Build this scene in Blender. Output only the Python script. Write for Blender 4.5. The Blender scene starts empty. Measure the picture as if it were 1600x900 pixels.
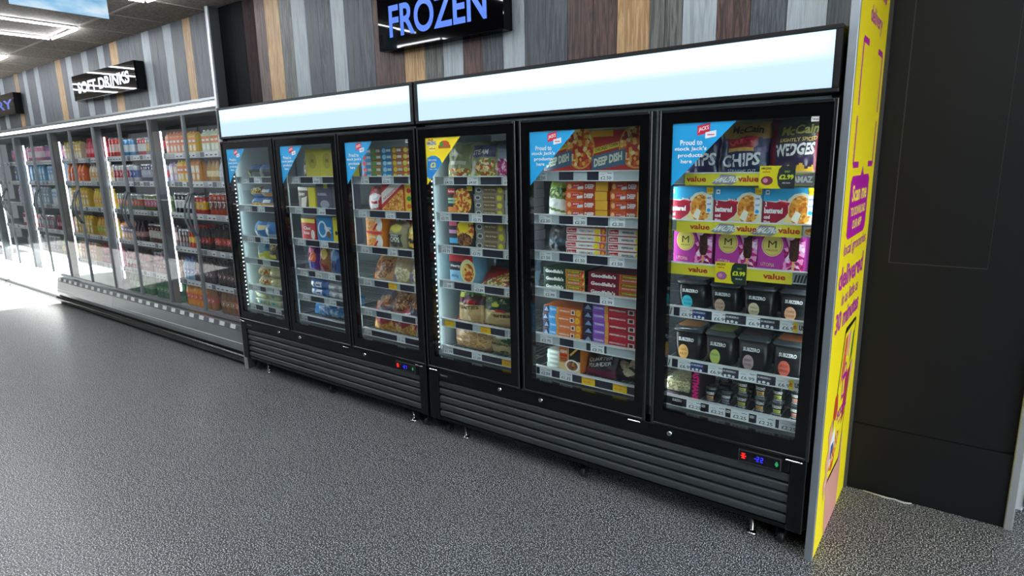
import bpy, math, random
from mathutils import Vector, Matrix
C = bpy.context.scene.collection
RND = random.Random(11)
PI = math.pi
# ---------------------------------------------------------------- camera
def cam_axes(y, p, r):
    fwd = Vector((-math.sin(y)*math.cos(p), math.cos(y)*math.cos(p), math.sin(p)))
    right = Vector((math.cos(y), math.sin(y), 0)); up = right.cross(fwd)
    return (right*math.cos(r)+up*math.sin(r), up*math.cos(r)-right*math.sin(r), fwd)
cr, cu, cf = cam_axes(.6502, -.2026, -.0208)
cd = bpy.data.cameras.new('camera'); cam = bpy.data.objects.new('camera', cd); C.objects.link(cam)
cam.matrix_world = Matrix(((cr.x, cu.x, -cf.x, 2.3989), (cr.y, cu.y, -cf.y, -2.3400), (cr.z, cu.z, -cf.z, 1.5373), (0, 0, 0, 1)))
cd.sensor_width = 36; cd.lens = 951.885/1600*36; cd.clip_start = .02; cd.clip_end = 200
bpy.context.scene.camera = cam
# ---------------------------------------------------------------- light and exposure
sc = bpy.context.scene
sc.view_settings.view_transform = 'Standard'; sc.view_settings.look = 'None'
sc.view_settings.gamma = 1; sc.view_settings.use_curve_mapping = False
sc.view_settings.exposure = 0.0
sc.cycles.use_denoising = True
sc.cycles.max_bounces = 8; sc.cycles.diffuse_bounces = 3; sc.cycles.glossy_bounces = 4
sc.cycles.transparent_max_bounces = 24; sc.cycles.transmission_bounces = 4
sc.cycles.caustics_reflective = False; sc.cycles.caustics_refractive = False
sc.cycles.sample_clamp_indirect = 6
SKY = .35; SUN = 170.0; STRIP = 94.0; CASE_LED = 1.25; CANOPY = 2.6; DRINK_LED = 10.0; SIGNBLUE = 1.0; SKY_RIGHT = 9.0
w = bpy.data.worlds.new('world'); sc.world = w; w.use_nodes = True
bg = w.node_tree.nodes['Background']; bg.inputs[0].default_value = (.86, .93, 1, 1)
_t = w.node_tree; _g = _t.nodes.new('ShaderNodeTexCoord'); _x = _t.nodes.new('ShaderNodeSeparateXYZ'); _r = _t.nodes.new('ShaderNodeMapRange')  # extra sky brightness added on the right to light the yellow panel
_r.inputs[1].default_value = .2; _r.inputs[2].default_value = .9; _r.inputs[3].default_value = SKY; _r.inputs[4].default_value = SKY_RIGHT
_t.links.new(_g.outputs['Generated'], _x.inputs[0]); _t.links.new(_x.outputs[0], _r.inputs[0]); _t.links.new(_r.outputs[0], bg.inputs[1])
def lamp(name, kind, loc, energy, col=(1, 1, 1), size=None, aim=None, parent=None, portal=False):
    l = bpy.data.lights.new(name, kind); l.energy = energy; l.color = col
    if kind == 'AREA':
        l.shape = 'RECTANGLE'; l.size, l.size_y = size
        if portal: l.cycles.is_portal = True
    if kind == 'SUN': l.angle = size
    o = bpy.data.objects.new(name, l); C.objects.link(o); o.location = loc
    if aim is not None: o.rotation_euler = Vector(aim).to_track_quat('-Z', 'Y').to_euler()
    if parent:
        o.parent = parent; o.location = Vector(loc)-parent.location
    return o
lamp('sun', 'SUN', (-14, -9, 8), SUN, (1, .96, .9), math.radians(.6), (.29, .96, -.405))
lamp('daylight_portal', 'AREA', (-11.25, -4.25, 1.66), 1, size=(7.5, 1.66), aim=(0, 1, 0), portal=True)
lamp('daylight_portal', 'AREA', (4.65, -1.6, 1.2), 1, size=(4.2, 2.4), aim=(-1, 0, 0), portal=True)
# ---------------------------------------------------------------- materials
MC = {}
def lin(c): c = c/255; return c/12.92 if c <= .04045 else ((c+.055)/1.055)**2.4
def rgb(h):
    if isinstance(h, str): h = K.get(h, h); h = tuple(int(h[i:i+2], 16) for i in (0, 2, 4))
    return (lin(h[0]), lin(h[1]), lin(h[2]), 1)
def mt(h, rough=.45, metal=0, emit=0, spec=.5, noise=0, nscale=20, stretch=(1, 1, 1), bump=0):
    key = (h, rough, metal, emit, spec, noise, nscale, stretch, bump)
    if key in MC: return MC[key]
    m = bpy.data.materials.new('paint_%s' % (h if isinstance(h, str) else 'mix')); m.use_nodes = True
    nt = m.node_tree; b = nt.nodes['Principled BSDF']; col = rgb(h)
    b.inputs['Base Color'].default_value = col; b.inputs['Roughness'].default_value = rough
    b.inputs['Metallic'].default_value = metal; b.inputs['Specular IOR Level'].default_value = spec
    if emit:
        b.inputs['Base Color'].default_value = (.02, .02, .02, 1)
        b.inputs['Emission Color'].default_value = col; b.inputs['Emission Strength'].default_value = emit
    if noise or bump:
        tc = nt.nodes.new('ShaderNodeTexCoord'); mp = nt.nodes.new('ShaderNodeMapping'); mp.inputs['Scale'].default_value = stretch
        n = nt.nodes.new('ShaderNodeTexNoise'); n.inputs['Scale'].default_value = nscale; n.inputs['Detail'].default_value = 5
        nt.links.new(tc.outputs['Object'], mp.inputs[0]); nt.links.new(mp.outputs[0], n.inputs['Vector'])
        if noise:
            r = nt.nodes.new('ShaderNodeValToRGB'); r.color_ramp.elements[0].position = .3; r.color_ramp.elements[1].position = .7
            a, z = 1-noise, 1+noise
            r.color_ramp.elements[0].color = (col[0]*a, col[1]*a, col[2]*a, 1); r.color_ramp.elements[1].color = (min(1, col[0]*z), min(1, col[1]*z), min(1, col[2]*z), 1)
            nt.links.new(n.outputs[0], r.inputs[0]); nt.links.new(r.outputs[0], b.inputs['Base Color'])
        if bump:
            bp = nt.nodes.new('ShaderNodeBump'); bp.inputs['Strength'].default_value = bump; bp.inputs['Distance'].default_value = .004
            nt.links.new(n.outputs[0], bp.inputs['Height']); nt.links.new(bp.outputs[0], b.inputs['Normal'])
    MC[key] = m; return m
def ramp_mat(name, kind, cols, scale, rough=.5, stretch=(1, 1, 1), detail=3, bump=0, spec=.5, dist=0):
    """Voronoi or noise driven colours: food, speckled floor, wood grain."""
    if name in MC: return MC[name]
    m = bpy.data.materials.new(name); m.use_nodes = True; nt = m.node_tree; b = nt.nodes['Principled BSDF']
    if name in ('wood_black', 'wood_dark_brown'): spec = .03
    tc = nt.nodes.new('ShaderNodeTexCoord'); mp = nt.nodes.new('ShaderNodeMapping'); mp.inputs['Scale'].default_value = stretch
    nt.links.new(tc.outputs['Object'], mp.inputs[0])
    if kind == 'voronoi':
        n = nt.nodes.new('ShaderNodeTexVoronoi'); n.inputs['Scale'].default_value = scale; out = n.outputs['Color']
        s = nt.nodes.new('ShaderNodeSeparateColor'); nt.links.new(out, s.inputs[0]); out = s.outputs[0]
    elif kind == 'cells':
        n = nt.nodes.new('ShaderNodeTexVoronoi'); n.inputs['Scale'].default_value = scale; out = n.outputs['Distance']
    else:
        n = nt.nodes.new('ShaderNodeTexNoise'); n.inputs['Scale'].default_value = scale; n.inputs['Detail'].default_value = detail
        n.inputs['Distortion'].default_value = dist; out = n.outputs[0]
    nt.links.new(mp.outputs[0], n.inputs['Vector'])
    r = nt.nodes.new('ShaderNodeValToRGB'); e = r.color_ramp.elements
    while len(e) < len(cols): e.new(.5)
    for i, (p, c) in enumerate(cols): e[i].position = p; e[i].color = rgb(c)
    if kind == 'voronoi': r.color_ramp.interpolation = 'CONSTANT'
    nt.links.new(out, r.inputs[0]); nt.links.new(r.outputs[0], b.inputs['Base Color'])
    b.inputs['Roughness'].default_value = rough; b.inputs['Specular IOR Level'].default_value = spec
    if bump:
        bp = nt.nodes.new('ShaderNodeBump'); bp.inputs['Strength'].default_value = bump; bp.inputs['Distance'].default_value = .003
        nt.links.new(out, bp.inputs['Height']); nt.links.new(bp.outputs[0], b.inputs['Normal'])
    MC[name] = m; return m
def glass(name, tint=(.93, .97, .97, 1), ior=1.5, refl=1.0):
    if name in MC: return MC[name]
    m = bpy.data.materials.new(name); m.use_nodes = True; nt = m.node_tree
    for n in list(nt.nodes):
        if n.type != 'OUTPUT_MATERIAL': nt.nodes.remove(n)
    out = nt.nodes[0]; mx = nt.nodes.new('ShaderNodeMixShader'); f = nt.nodes.new('ShaderNodeFresnel'); f.inputs[0].default_value = ior
    t = nt.nodes.new('ShaderNodeBsdfTransparent'); t.inputs[0].default_value = tint
    g = nt.nodes.new('ShaderNodeBsdfGlossy'); g.inputs['Roughness'].default_value = .0
    ge = nt.nodes.new('ShaderNodeNewGeometry'); ma = nt.nodes.new('ShaderNodeMath'); ma.operation = 'MULTIPLY_ADD'; ma.inputs[1].default_value = 1/ior-ior; ma.inputs[2].default_value = ior
    nt.links.new(ge.outputs['Backfacing'], ma.inputs[0]); nt.links.new(ma.outputs[0], f.inputs[0])
    mm = nt.nodes.new('ShaderNodeMath'); mm.operation = 'MULTIPLY'; mm.inputs[1].default_value = refl
    nt.links.new(f.outputs[0], mm.inputs[0]); nt.links.new(mm.outputs[0], mx.inputs[0])
    nt.links.new(t.outputs[0], mx.inputs[1]); nt.links.new(g.outputs[0], mx.inputs[2]); nt.links.new(mx.outputs[0], out.inputs[0])
    MC[name] = m; return m
K = {  # short names used by the artwork lists
 'w': 'F2F2EE', 'k': '141418', 'y': 'F6DC1E', 'Y': 'FFE93A', 'r': 'C81E2C', 'R': '8E1424', 'b': '1FA0DC', 'B': '1E4FA0', 'n': '1C2342', 'g': '2F8A3C',
 'G': '9CC83C', 'o': 'EE8A2A', 'O': 'D8622A', 'm': 'C21E9A', 'M': '8C1470', 'p': '5C2C84', 'c': 'F3E6C4', 't': 'C8975A', 'T': '8A5A30', 's': 'B8BCC0', 'd': '34343C', 'P': 'E48AB8', 'l': 'A9D8EE', 'e': '2A2028'}
FOOD = {
 'Fgold': ('voronoi', [(0, 'D98A2C'), (.35, 'E8A845'), (.6, 'B5651E'), (.85, 'F2C878')], 90), 'Fbrown': ('voronoi', [(0, '7A4526'), (.35, '9A6236'), (.6, '4A2A18'), (.85, 'B88850')], 90),
 'Fpasta': ('voronoi', [(0, 'E8B43C'), (.3, 'C24A20'), (.55, 'F2D070'), (.8, 'A85A24')], 80), 'Fgreen': ('voronoi', [(0, '3C6A30'), (.35, '7AA048'), (.6, '2C4A24'), (.85, 'C8C890')], 80),
 'Fmix': ('voronoi', [(0, 'B84A2C'), (.25, 'E8C060'), (.5, '6A8A3A'), (.75, 'F0E0B0')], 80), 'Fpink': ('voronoi', [(0, 'C21E7A'), (.3, 'E89AC8'), (.55, '8A1050'), (.8, 'F4D8EC')], 75),
 'Fblue': ('noise', [(.35, '1A5E9E'), (.5, '2F8CCB'), (.62, 'CFE6F2')], 22), 'Fgrain': ('voronoi', [(0, 'A39A6C'), (.3, '7E7A5C'), (.6, 'C9C096'), (.85, '565244')], 220),
 'Fpizza': ('voronoi', [(0, 'B7372A'), (.3, 'E8B04A'), (.55, 'D8622A'), (.8, 'F4DC9A')], 60), 'Fchoc': ('noise', [(.35, '1E100E'), (.5, '4A2A20'), (.65, '2A1612')], 60), 'Ffries': ('voronoi', [(0, 'DCA850'), (.4, 'EFC878'), (.7, 'B87E34')], 70),
 'Fcream': ('voronoi', [(0, 'D8CBA0'), (.4, 'E8E0C0'), (.7, 'B8AA80')], 90)}
def col(c):
    if c in FOOD: k, cc, s = FOOD[c]; return ramp_mat('food_'+c[1:], k, cc, s, rough=.4)
    if isinstance(c, str): return mt(K.get(c, c), .38)
    return c
# ---------------------------------------------------------------- mesh building
TX = {}
def text_geo(s, bold=.02):
    if (s, bold) in TX: return TX[(s, bold)]
    cu_ = bpy.data.curves.new('lettering', 'FONT'); cu_.body = s; cu_.size = 1; cu_.offset = bold; cu_.resolution_u = 6 if s in ('FROZEN', 'SOFT DRINKS', 'DAIRY') else 2
    o = bpy.data.objects.new('lettering', cu_); me = bpy.data.meshes.new_from_object(o)
    V = [(v.co.x, v.co.y) for v in me.vertices]; F = [tuple(p.vertices) for p in me.polygons]
    x0 = min(v[0] for v in V); x1 = max(v[0] for v in V); y0 = min(v[1] for v in V); y1 = max(v[1] for v in V)
    V = [((a-x0)/(x1-x0), (b-y0)/(y1-y0)) for a, b in V]
    bpy.data.meshes.remove(me); bpy.data.objects.remove(o); bpy.data.curves.remove(cu_)
    TX[(s, bold)] = (V, F); return V, F
class Flat:
    def __init__(s, o, U, V): s.o = Vector(o); s.U = Vector(U); s.V = Vector(V); s.N = s.U.cross(s.V).normalized()
    def __call__(s, u, v, h=0): return s.o+s.U*u+s.V*v+s.N*h
def front(x0, x1, y, z0, z1): return Flat((x0, y, z0), (x1-x0, 0, 0), (0, 0, z1-z0))
class MB:
    def __init__(s): s.v = []; s.f = []; s.mi = []; s.m = []; s.sm = []
    def mid(s, m):
        if not isinstance(m, bpy.types.Material): m = col(m)
        if m not in s.m: s.m.append(m)
        return s.m.index(m)
    def add(s, vs, fs, m, smooth=False):
        n = len(s.v); s.v += [tuple(a) for a in vs]; k = s.mid(m)
        for f in fs: s.f.append(tuple(n+i for i in f)); s.mi.append(k); s.sm.append(smooth)
    def box(s, x0, x1, y0, y1, z0, z1, m, bev=0):
        if x0 > x1: x0, x1 = x1, x0
        if y0 > y1: y0, y1 = y1, y0
        if z0 > z1: z0, z1 = z1, z0
        if not bev:
            V = [(x, y, z) for x in (x0, x1) for y in (y0, y1) for z in (z0, z1)]
            s.add(V, [(0, 1, 3, 2), (4, 6, 7, 5), (0, 4, 5, 1), (2, 3, 7, 6), (0, 2, 6, 4), (1, 5, 7, 3)], m); return s
        b = min(bev, (x1-x0)*.45, (y1-y0)*.45, (z1-z0)*.45); V = []; ix = {}
        X = (x0, x1); Yy = (y0, y1); Z = (z0, z1)
        for i in (0, 1):
            for j in (0, 1):
                for k in (0, 1):
                    dx, dy, dz = (b if i == 0 else -b), (b if j == 0 else -b), (b if k == 0 else -b)
                    ix[i, j, k, 0] = len(V); V.append((X[i], Yy[j]+dy, Z[k]+dz))
                    ix[i, j, k, 1] = len(V); V.append((X[i]+dx, Yy[j], Z[k]+dz))
                    ix[i, j, k, 2] = len(V); V.append((X[i]+dx, Yy[j]+dy, Z[k]))
        F = []
        def q(a, flip): F.append(tuple(reversed(a)) if flip else tuple(a))
        for i in (0, 1): q([ix[i, 0, 0, 0], ix[i, 0, 1, 0], ix[i, 1, 1, 0], ix[i, 1, 0, 0]], i)
        for j in (0, 1): q([ix[0, j, 0, 1], ix[1, j, 0, 1], ix[1, j, 1, 1], ix[0, j, 1, 1]], j)
        for k in (0, 1): q([ix[0, 0, k, 2], ix[0, 1, k, 2], ix[1, 1, k, 2], ix[1, 0, k, 2]], k)
        for i in (0, 1):
            for j in (0, 1): q([ix[i, j, 0, 0], ix[i, j, 0, 1], ix[i, j, 1, 1], ix[i, j, 1, 0]], (i+j) % 2)
        for i in (0, 1):
            for k in (0, 1): q([ix[i, 0, k, 0], ix[i, 1, k, 0], ix[i, 1, k, 2], ix[i, 0, k, 2]], (i+k) % 2)
        for j in (0, 1):
            for k in (0, 1): q([ix[0, j, k, 1], ix[0, j, k, 2], ix[1, j, k, 2], ix[1, j, k, 1]], (j+k) % 2)
        for i in (0, 1):
            for j in (0, 1):
                for k in (0, 1): q([ix[i, j, k, 0], ix[i, j, k, 1], ix[i, j, k, 2]], (i+j+k) % 2 == 0)
        s.add(V, F, m); return s
    def lathe(s, prof, c, m, seg=14, mats=None, smooth=True, sx=1, sy=1, cap=True):
        """prof: (r, z) from the bottom up; mats: one material per band."""
        n0 = len(s.v)
        for r, z in prof:
            for k in range(seg): a = 2*PI*k/seg; s.v.append((c[0]+r*sx*math.cos(a), c[1]+r*sy*math.sin(a), c[2]+z))
        for i in range(len(prof)-1):
            mi = s.mid(mats[i] if mats else m)
            for k in range(seg):
                a = n0+i*seg+k; b = n0+i*seg+(k+1) % seg
                s.f.append((a, b, b+seg, a+seg)); s.mi.append(mi); s.sm.append(smooth)
        if cap:
            s.f.append(tuple(n0+k for k in reversed(range(seg)))); s.mi.append(s.mid(mats[0] if mats else m)); s.sm.append(False)
            t = n0+(len(prof)-1)*seg
            s.f.append(tuple(t+k for k in range(seg))); s.mi.append(s.mid(mats[-1] if mats else m)); s.sm.append(False)
        return s
    def tube(s, pts, r, m, seg=8, flat=1):
        pts = [Vector(p) for p in pts]; n0 = len(s.v); k = s.mid(m); ref = Vector((0, 0, 1))
        for i, p in enumerate(pts):
            d = (pts[min(i+1, len(pts)-1)]-pts[max(i-1, 0)]).normalized()
            a = d.cross(ref if abs(d.z) < .95 else Vector((1, 0, 0))).normalized(); b = d.cross(a)
            for j in range(seg): t = 2*PI*j/seg; s.v.append(tuple(p+a*r*math.cos(t)+b*r*flat*math.sin(t)))
        for i in range(len(pts)-1):
            for j in range(seg):
                a = n0+i*seg+j; b = n0+i*seg+(j+1) % seg
                s.f.append((a, a+seg, b+seg, b)); s.mi.append(k); s.sm.append(seg > 4)
        s.f.append(tuple(n0+j for j in range(seg))); s.mi.append(k); s.sm.append(False)
        s.f.append(tuple(n0+(len(pts)-1)*seg+j for j in reversed(range(seg)))); s.mi.append(k); s.sm.append(False)
        return s
    def prism(s, poly, axis, d0, d1, m, smooth=False):
        """poly in the two other axes (x: (y,z), y: (x,z), z: (x,y)), pulled from d0 to d1."""
        def P(a, b, d): return {'x': (d, a, b), 'y': (a, d, b), 'z': (a, b, d)}[axis]
        n = len(poly); V = [P(a, b, d0) for a, b in poly]+[P(a, b, d1) for a, b in poly]
        F = [tuple(range(n)), tuple(range(2*n-1, n-1, -1))]
        s.add(V, F, m); s.add(V, [(i, i+n, (i+1) % n+n, (i+1) % n) for i in range(n)], m, smooth); return s
    # ---- flat artwork on a face; f maps (u, v, h) to space, u and v run 0..1
    def art(s, f, ops, asp=1.0, h0=.0004, dh=.00012, only_text=False):
        h = h0
        for op in ops:
            k = op[0]
            if k == 't':
                _, txt, u, v, wd, ht, c = op[:7]; rot = op[7] if len(op) > 7 else 0; bold = op[8] if len(op) > 8 else .025; sh = op[9] if len(op) > 9 else 0
                V, F = text_geo(txt, bold); out = []
                for a, b in V:
                    if rot == 90: uu, vv = u+(1-b)*wd, v+a*ht
                    elif rot == -90: uu, vv = u+b*wd, v+(1-a)*ht
                    else: uu, vv = u+a*wd+b*sh*ht, v+b*ht+a*rot
                    out.append(f(uu, vv, h))
                s.add(out, F, c); h += dh; continue
            if not only_text:
                if k == 'r':
                    _, a, b, c, d, m = op; s.add([f(a, b, h), f(c, b, h), f(c, d, h), f(a, d, h)], [(0, 1, 2, 3)], m)
                elif k == 'e':
                    _, cx, cy, ru, rv, m = op; n = 22
                    s.add([f(cx+ru*math.cos(2*PI*i/n), cy+rv*math.sin(2*PI*i/n), h) for i in range(n)], [tuple(range(n))], m)
                elif k == 'o':   # ring
                    _, cx, cy, ru, rv, t, m = op; n = 22; V = []
                    for i in range(n):
                        a = 2*PI*i/n; V.append(f(cx+ru*math.cos(a), cy+rv*math.sin(a), h)); V.append(f(cx+ru*(1-t)*math.cos(a), cy+rv*(1-t)*math.sin(a), h))
                    s.add(V, [(2*i, (2*i+2) % (2*n), (2*i+3) % (2*n), 2*i+1) for i in range(n)], m)
                elif k == 'p':
                    s.add([f(a, b, h) for a, b in op[1]], [tuple(range(len(op[1])))], op[2])
            h += dh
        return s
    def build(s, name, parent=None, loc=None, bevel=0):
        o0 = Vector(loc) if loc is not None else (parent_world(parent) if parent else Vector((0, 0, 0)))
        me = bpy.data.meshes.new(name); me.from_pydata([(a[0]-o0.x, a[1]-o0.y, a[2]-o0.z) for a in s.v], [], s.f)
        for m in s.m: me.materials.append(m)
        me.polygons.foreach_set('material_index', s.mi); me.polygons.foreach_set('use_smooth', s.sm); me.update()
        o = bpy.data.objects.new(name, me); C.objects.link(o)
        if parent: o.parent = parent
        elif loc is not None: o.location = o0
        return o
def parent_world(p):
    v = Vector((0, 0, 0))
    while p: v += Vector(p.location); p = p.parent
    return v
def tag(o, label=None, cat=None, group=None, kind=None):
    if label: o['label'] = label
    if cat: o['category'] = cat
    if group: o['group'] = group
    if kind: o['kind'] = kind
    return o
def thing(name, loc, label, cat, group=None):
    o = bpy.data.objects.new(name, None); C.objects.link(o); o.location = loc; o.empty_display_size = .05
    return tag(o, label, cat, group)
def copy_tree(o, parent=None, loc=None, label=None, group=None):
    c = o.copy(); C.objects.link(c)
    if parent: c.parent = parent
    if loc is not None: c.location = loc
    if label: c['label'] = label
    if group: c['group'] = group
    for ch in list(KIDS.get(o.name, [])): copy_tree(ch, c)
    return c
KIDS = {}
def kid(o):
    KIDS.setdefault(o.parent.name, []).append(o); return o
def struct(o, label=None): o['kind'] = 'structure'; return o
# ---------------------------------------------------------------- common finishes
BLACK = mt('08090B', .3, spec=.3); BLACKM = mt('0B0C0E', .5, spec=.3); GLOSSK = mt('050506', .10, spec=.45); STEEL = mt('A9AEB2', .3, 1); CHROME = mt('D8DADC', .15, 1)
LINER = mt('93A2A4', .4, noise=.05, nscale=6); ALU = mt('8E959B', .38, .6, noise=.08, nscale=3); PWHITE = mt('E8ECEC', .35); INK = mt('1A1C22', .5)
GLASS = glass('freezer_glass'); GLASS2 = glass('fridge_glass', (.97, .99, .99, 1))
# ================================================================= ROOM
CZ = 2.65; YW = .10
floor_m = ramp_mat('speckled_floor', 'noise', [(.44, '050608'), (.50, '25282C'), (.555, '585B5F'), (.615, 'DCDEDE')], 185, rough=.34, detail=1.5, spec=.45)
b = MB(); b.box(-18, 4.7, -4.3, 1.2, -.06, 0, floor_m); struct(b.build('floor'))
b = MB(); b.box(-40, 20, -30, -4.3, -.1, -.03, mt('131315', 1.0, spec=0, noise=.1, nscale=2)); struct(b.build('ground_outside'))
b = MB(); b.box(4.7, 20, -4.3, 10, -.1, -.03, mt('131315', 1.0, spec=0, noise=.1, nscale=2)); struct(b.build('ground_outside_side'))
ceil_m = ramp_mat('ceiling_board', 'noise', [(.3, '5E5850'), (.5, '7C746B'), (.7, '958D84')], 70, rough=.9, stretch=(1, 1, 1), detail=6)
b = MB(); b.box(-18, 4.7, -4.3, 1.2, CZ, CZ+.08, ceil_m)
gridm = mt('9A948C', .6)
x = -17.94
XG = -.34
xs = [-2.14+.6*k for k in range(-26, 12)]
for gx in xs: b.box(gx-.006, gx+.006, -4.3, .1, CZ-.003, CZ+.001, gridm)
for gy in (-.32, -2.12, -3.92): b.box(-18, 4.7, gy-.011, gy+.011, CZ-.003, CZ+.001, gridm)
struct(b.build('ceiling'))
# planks
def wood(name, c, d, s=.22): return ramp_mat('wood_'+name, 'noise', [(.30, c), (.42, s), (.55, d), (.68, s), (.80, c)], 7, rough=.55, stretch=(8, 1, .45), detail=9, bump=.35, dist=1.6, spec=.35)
WD = {'S': wood('slate', '2F343A', '4C5258', '3B4046'), 'L': wood('pale_grey', '7C858A', '9CA5AA', '8C959A'), 'T': wood('tan', '9A7A52', 'B2946C', '8A6C48'), 'W': wood('weathered', '4D504D', '686A66', '3C3F3D'),
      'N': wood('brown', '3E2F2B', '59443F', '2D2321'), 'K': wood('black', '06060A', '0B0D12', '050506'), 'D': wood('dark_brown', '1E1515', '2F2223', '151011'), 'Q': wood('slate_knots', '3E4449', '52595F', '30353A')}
def planks(name, cuts, z0, z1, y):
    b = MB()
    for (a, c), (e, _) in zip(cuts, cuts[1:]): b.box(a+.0012, e-.0012, y, y+.03, z0, z1, WD[c])
    b.box(cuts[0][0], cuts[-1][0], y+.004, y+.05, z0, z1, mt('0A0A0A', .9))
    return struct(b.build(name))
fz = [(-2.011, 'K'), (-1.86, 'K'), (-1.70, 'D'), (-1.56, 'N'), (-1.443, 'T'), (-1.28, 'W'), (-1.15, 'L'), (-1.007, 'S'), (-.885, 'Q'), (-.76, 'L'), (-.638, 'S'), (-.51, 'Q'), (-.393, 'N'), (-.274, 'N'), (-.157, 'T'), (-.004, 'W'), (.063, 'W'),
      (.13, 'L'), (.266, 'N'), (.392, 'Q'), (.519, 'L'), (.648, 'S'), (.765, 'Q'), (.881, 'N'), (1.01, 'N'), (1.123, 'T'), (1.269, 'W'), (1.335, 'W'), (1.408, 'L'), (1.543, 'N'), (1.667, 'Q'), (1.793, 'L'), (1.924, 'S'), (2.009, '')]
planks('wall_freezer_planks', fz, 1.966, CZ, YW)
lows = [(-2.549, -2.433, 'T'), (-2.874, -2.738, 'L'), (-3.256, -3.119, 'L'), (-3.908, -3.749, 'T'), (-4.185, -4.045, 'L'), (-4.569, -4.432, 'L'), (-4.98, -4.831, 'L'), (-5.274, -5.117, 'T'), (-5.924, -5.786, 'L'), (-6.304, -6.178, 'L'), (-6.614, -6.481, 'T'), (-7.198, -7.05, 'L'),
        (-7.6, -7.45, 'L'), (-7.95, -7.8, 'T'), (-8.5, -8.35, 'L'), (-9.0, -8.85, 'L')]
cuts = [(-9.7, 'S')]
for a, c, k in reversed(lows): cuts += [(a, k), (c, 'S')]
cuts += [(-2.045, '')]; full = []
for (a, c), (e, _) in zip(cuts, cuts[1:]):
    full.append((a, c))
    if c == 'S' and e-a > .2:
        n = round((e-a)/.14)
        for q in range(1, n): full.append((a+(e-a)*q/n, 'S' if q % 2 else 'Q'))
full.append(cuts[-1])
planks('wall_drinks_planks', full, 2.062, CZ, YW)
# other walls
DK = mt('0D0E11', .5, spec=.3, noise=.12, nscale=2.5)
b = MB(); b.box(2.037, 2.633, .724, .78, .335, CZ, DK); b.box(2.037, 2.633, .714, .78, 0, .325, DK); b.box(2.037, 2.633, .73, .78, .325, .335, mt('060606', .7))
for (x0, x1, z0, z1) in ((2.125, 2.466, 1.079, 1.083), (2.123, 2.127, 1.08, 2.62), (2.464, 2.4655, 1.08, 2.62)): b.box(x0, x1, .7235, .73, z0, z1, mt('2C2D2F', .5))
struct(b.build('wall_right_black'))
b = MB(); b.box(2.633, 2.662, .700, .80, 0, CZ, mt('A6AAAC', .35, .5), .003); struct(b.build('trim_1'))
b = MB(); b.box(-18, -9.6, 0, .12, 0, CZ, mt('8A8C8E', .7)); b.box(-9.75, 2.05, .70, .78, 0, CZ, mt('3A3B3D', .8)); struct(b.build('wall_back'))
b = MB()
b.box(-18, -15, -4.35, -4.25, 0, CZ, mt('55585A', .7)); b.box(-7.5, 4.7, -4.35, -4.25, 0, CZ, mt('3C3E42', .7)); b.box(-15, -7.5, -4.35, -4.25, 2.5, CZ, mt('55585A', .7)); b.box(-15, -7.5, -4.35, -4.25, 0, .82, mt('3C3E42', .7)); struct(b.build('wall_front'))
b = MB(); b.box(-18.1, -18, -4.35, .12, 0, CZ, mt('6A6C6E', .7)); struct(b.build('wall_left'))
# right-hand glazed wall
b = MB(); b.box(4.65, 4.75, .5, 1.2, 0, CZ, mt('6A6C6E', .7)); b.box(4.65, 4.75, -4.3, .5, 2.4, CZ, mt('6A6C6E', .7)); b.box(4.65, 4.75, -4.3, -3.7, 0, 2.4, mt('6A6C6E', .7)); struct(b.build('wall_right'))
b = MB(); wf = mt('DADCDC', .4)
for yy in (-3.7, -2.3, -.9, .46): b.box(4.68, 4.72, yy, yy+.05, 0, 2.4, wf)
b.box(4.68, 4.72, -3.7, .5, 0, .08, wf); b.box(4.68, 4.72, -3.7, .5, 2.34, 2.4, wf); b.box(4.698, 4.702, -3.65, .46, .08, 2.34, GLASS2); struct(b.build('window_1'))
b = MB()
for xx in (-15, -13.2, -11.4, -9.55, -7.55): b.box(xx, xx+.05, -4.32, -4.28, .82, 2.5, mt('3A3C3E', .4))
b.box(-15, -7.5, -4.32, -4.28, 2.45, 2.5, mt('3A3C3E', .4)); struct(b.build('window_2'))
# white framed door behind the black partition
dr = bpy.data.objects.new('door_1', None); C.objects.link(dr); dr.location = (2.67, .93, 0); dr['kind'] = 'structure'
b = MB(); DX0, DX1, DY = 2.668, 3.56, .91
b.box(DX0, DX0+.035, DY, DY+.05, .0, 2.2, wf, .004); b.box(DX0+.037, DX0+.10, DY-.01, DY+.04, .02, 2.15, wf, .004); b.box(DX1-.07, DX1, DY-.01, DY+.04, .02, 2.15, wf, .004)
b.box(DX0+.1, DX1-.07, DY-.01, DY+.04, .02, .26, wf, .004); b.box(DX0+.1, DX1-.07, DY-.01, DY+.04, 2.08, 2.15, wf, .004); b.build('door_frame', dr)
b = MB(); b.box(DX0+.1, DX1-.07, DY+.01, DY+.018, .26, 2.08, mt('0C0E10', .08)); b.build('door_glass', dr)
b = MB(); b.box(3.56, 4.65, .86, .96, 0, CZ, mt('77797B', .7)); b.box(2.66, 3.56, .86, .96, 2.2, CZ, mt('77797B', .7)); struct(b.build('wall_door'))
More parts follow.
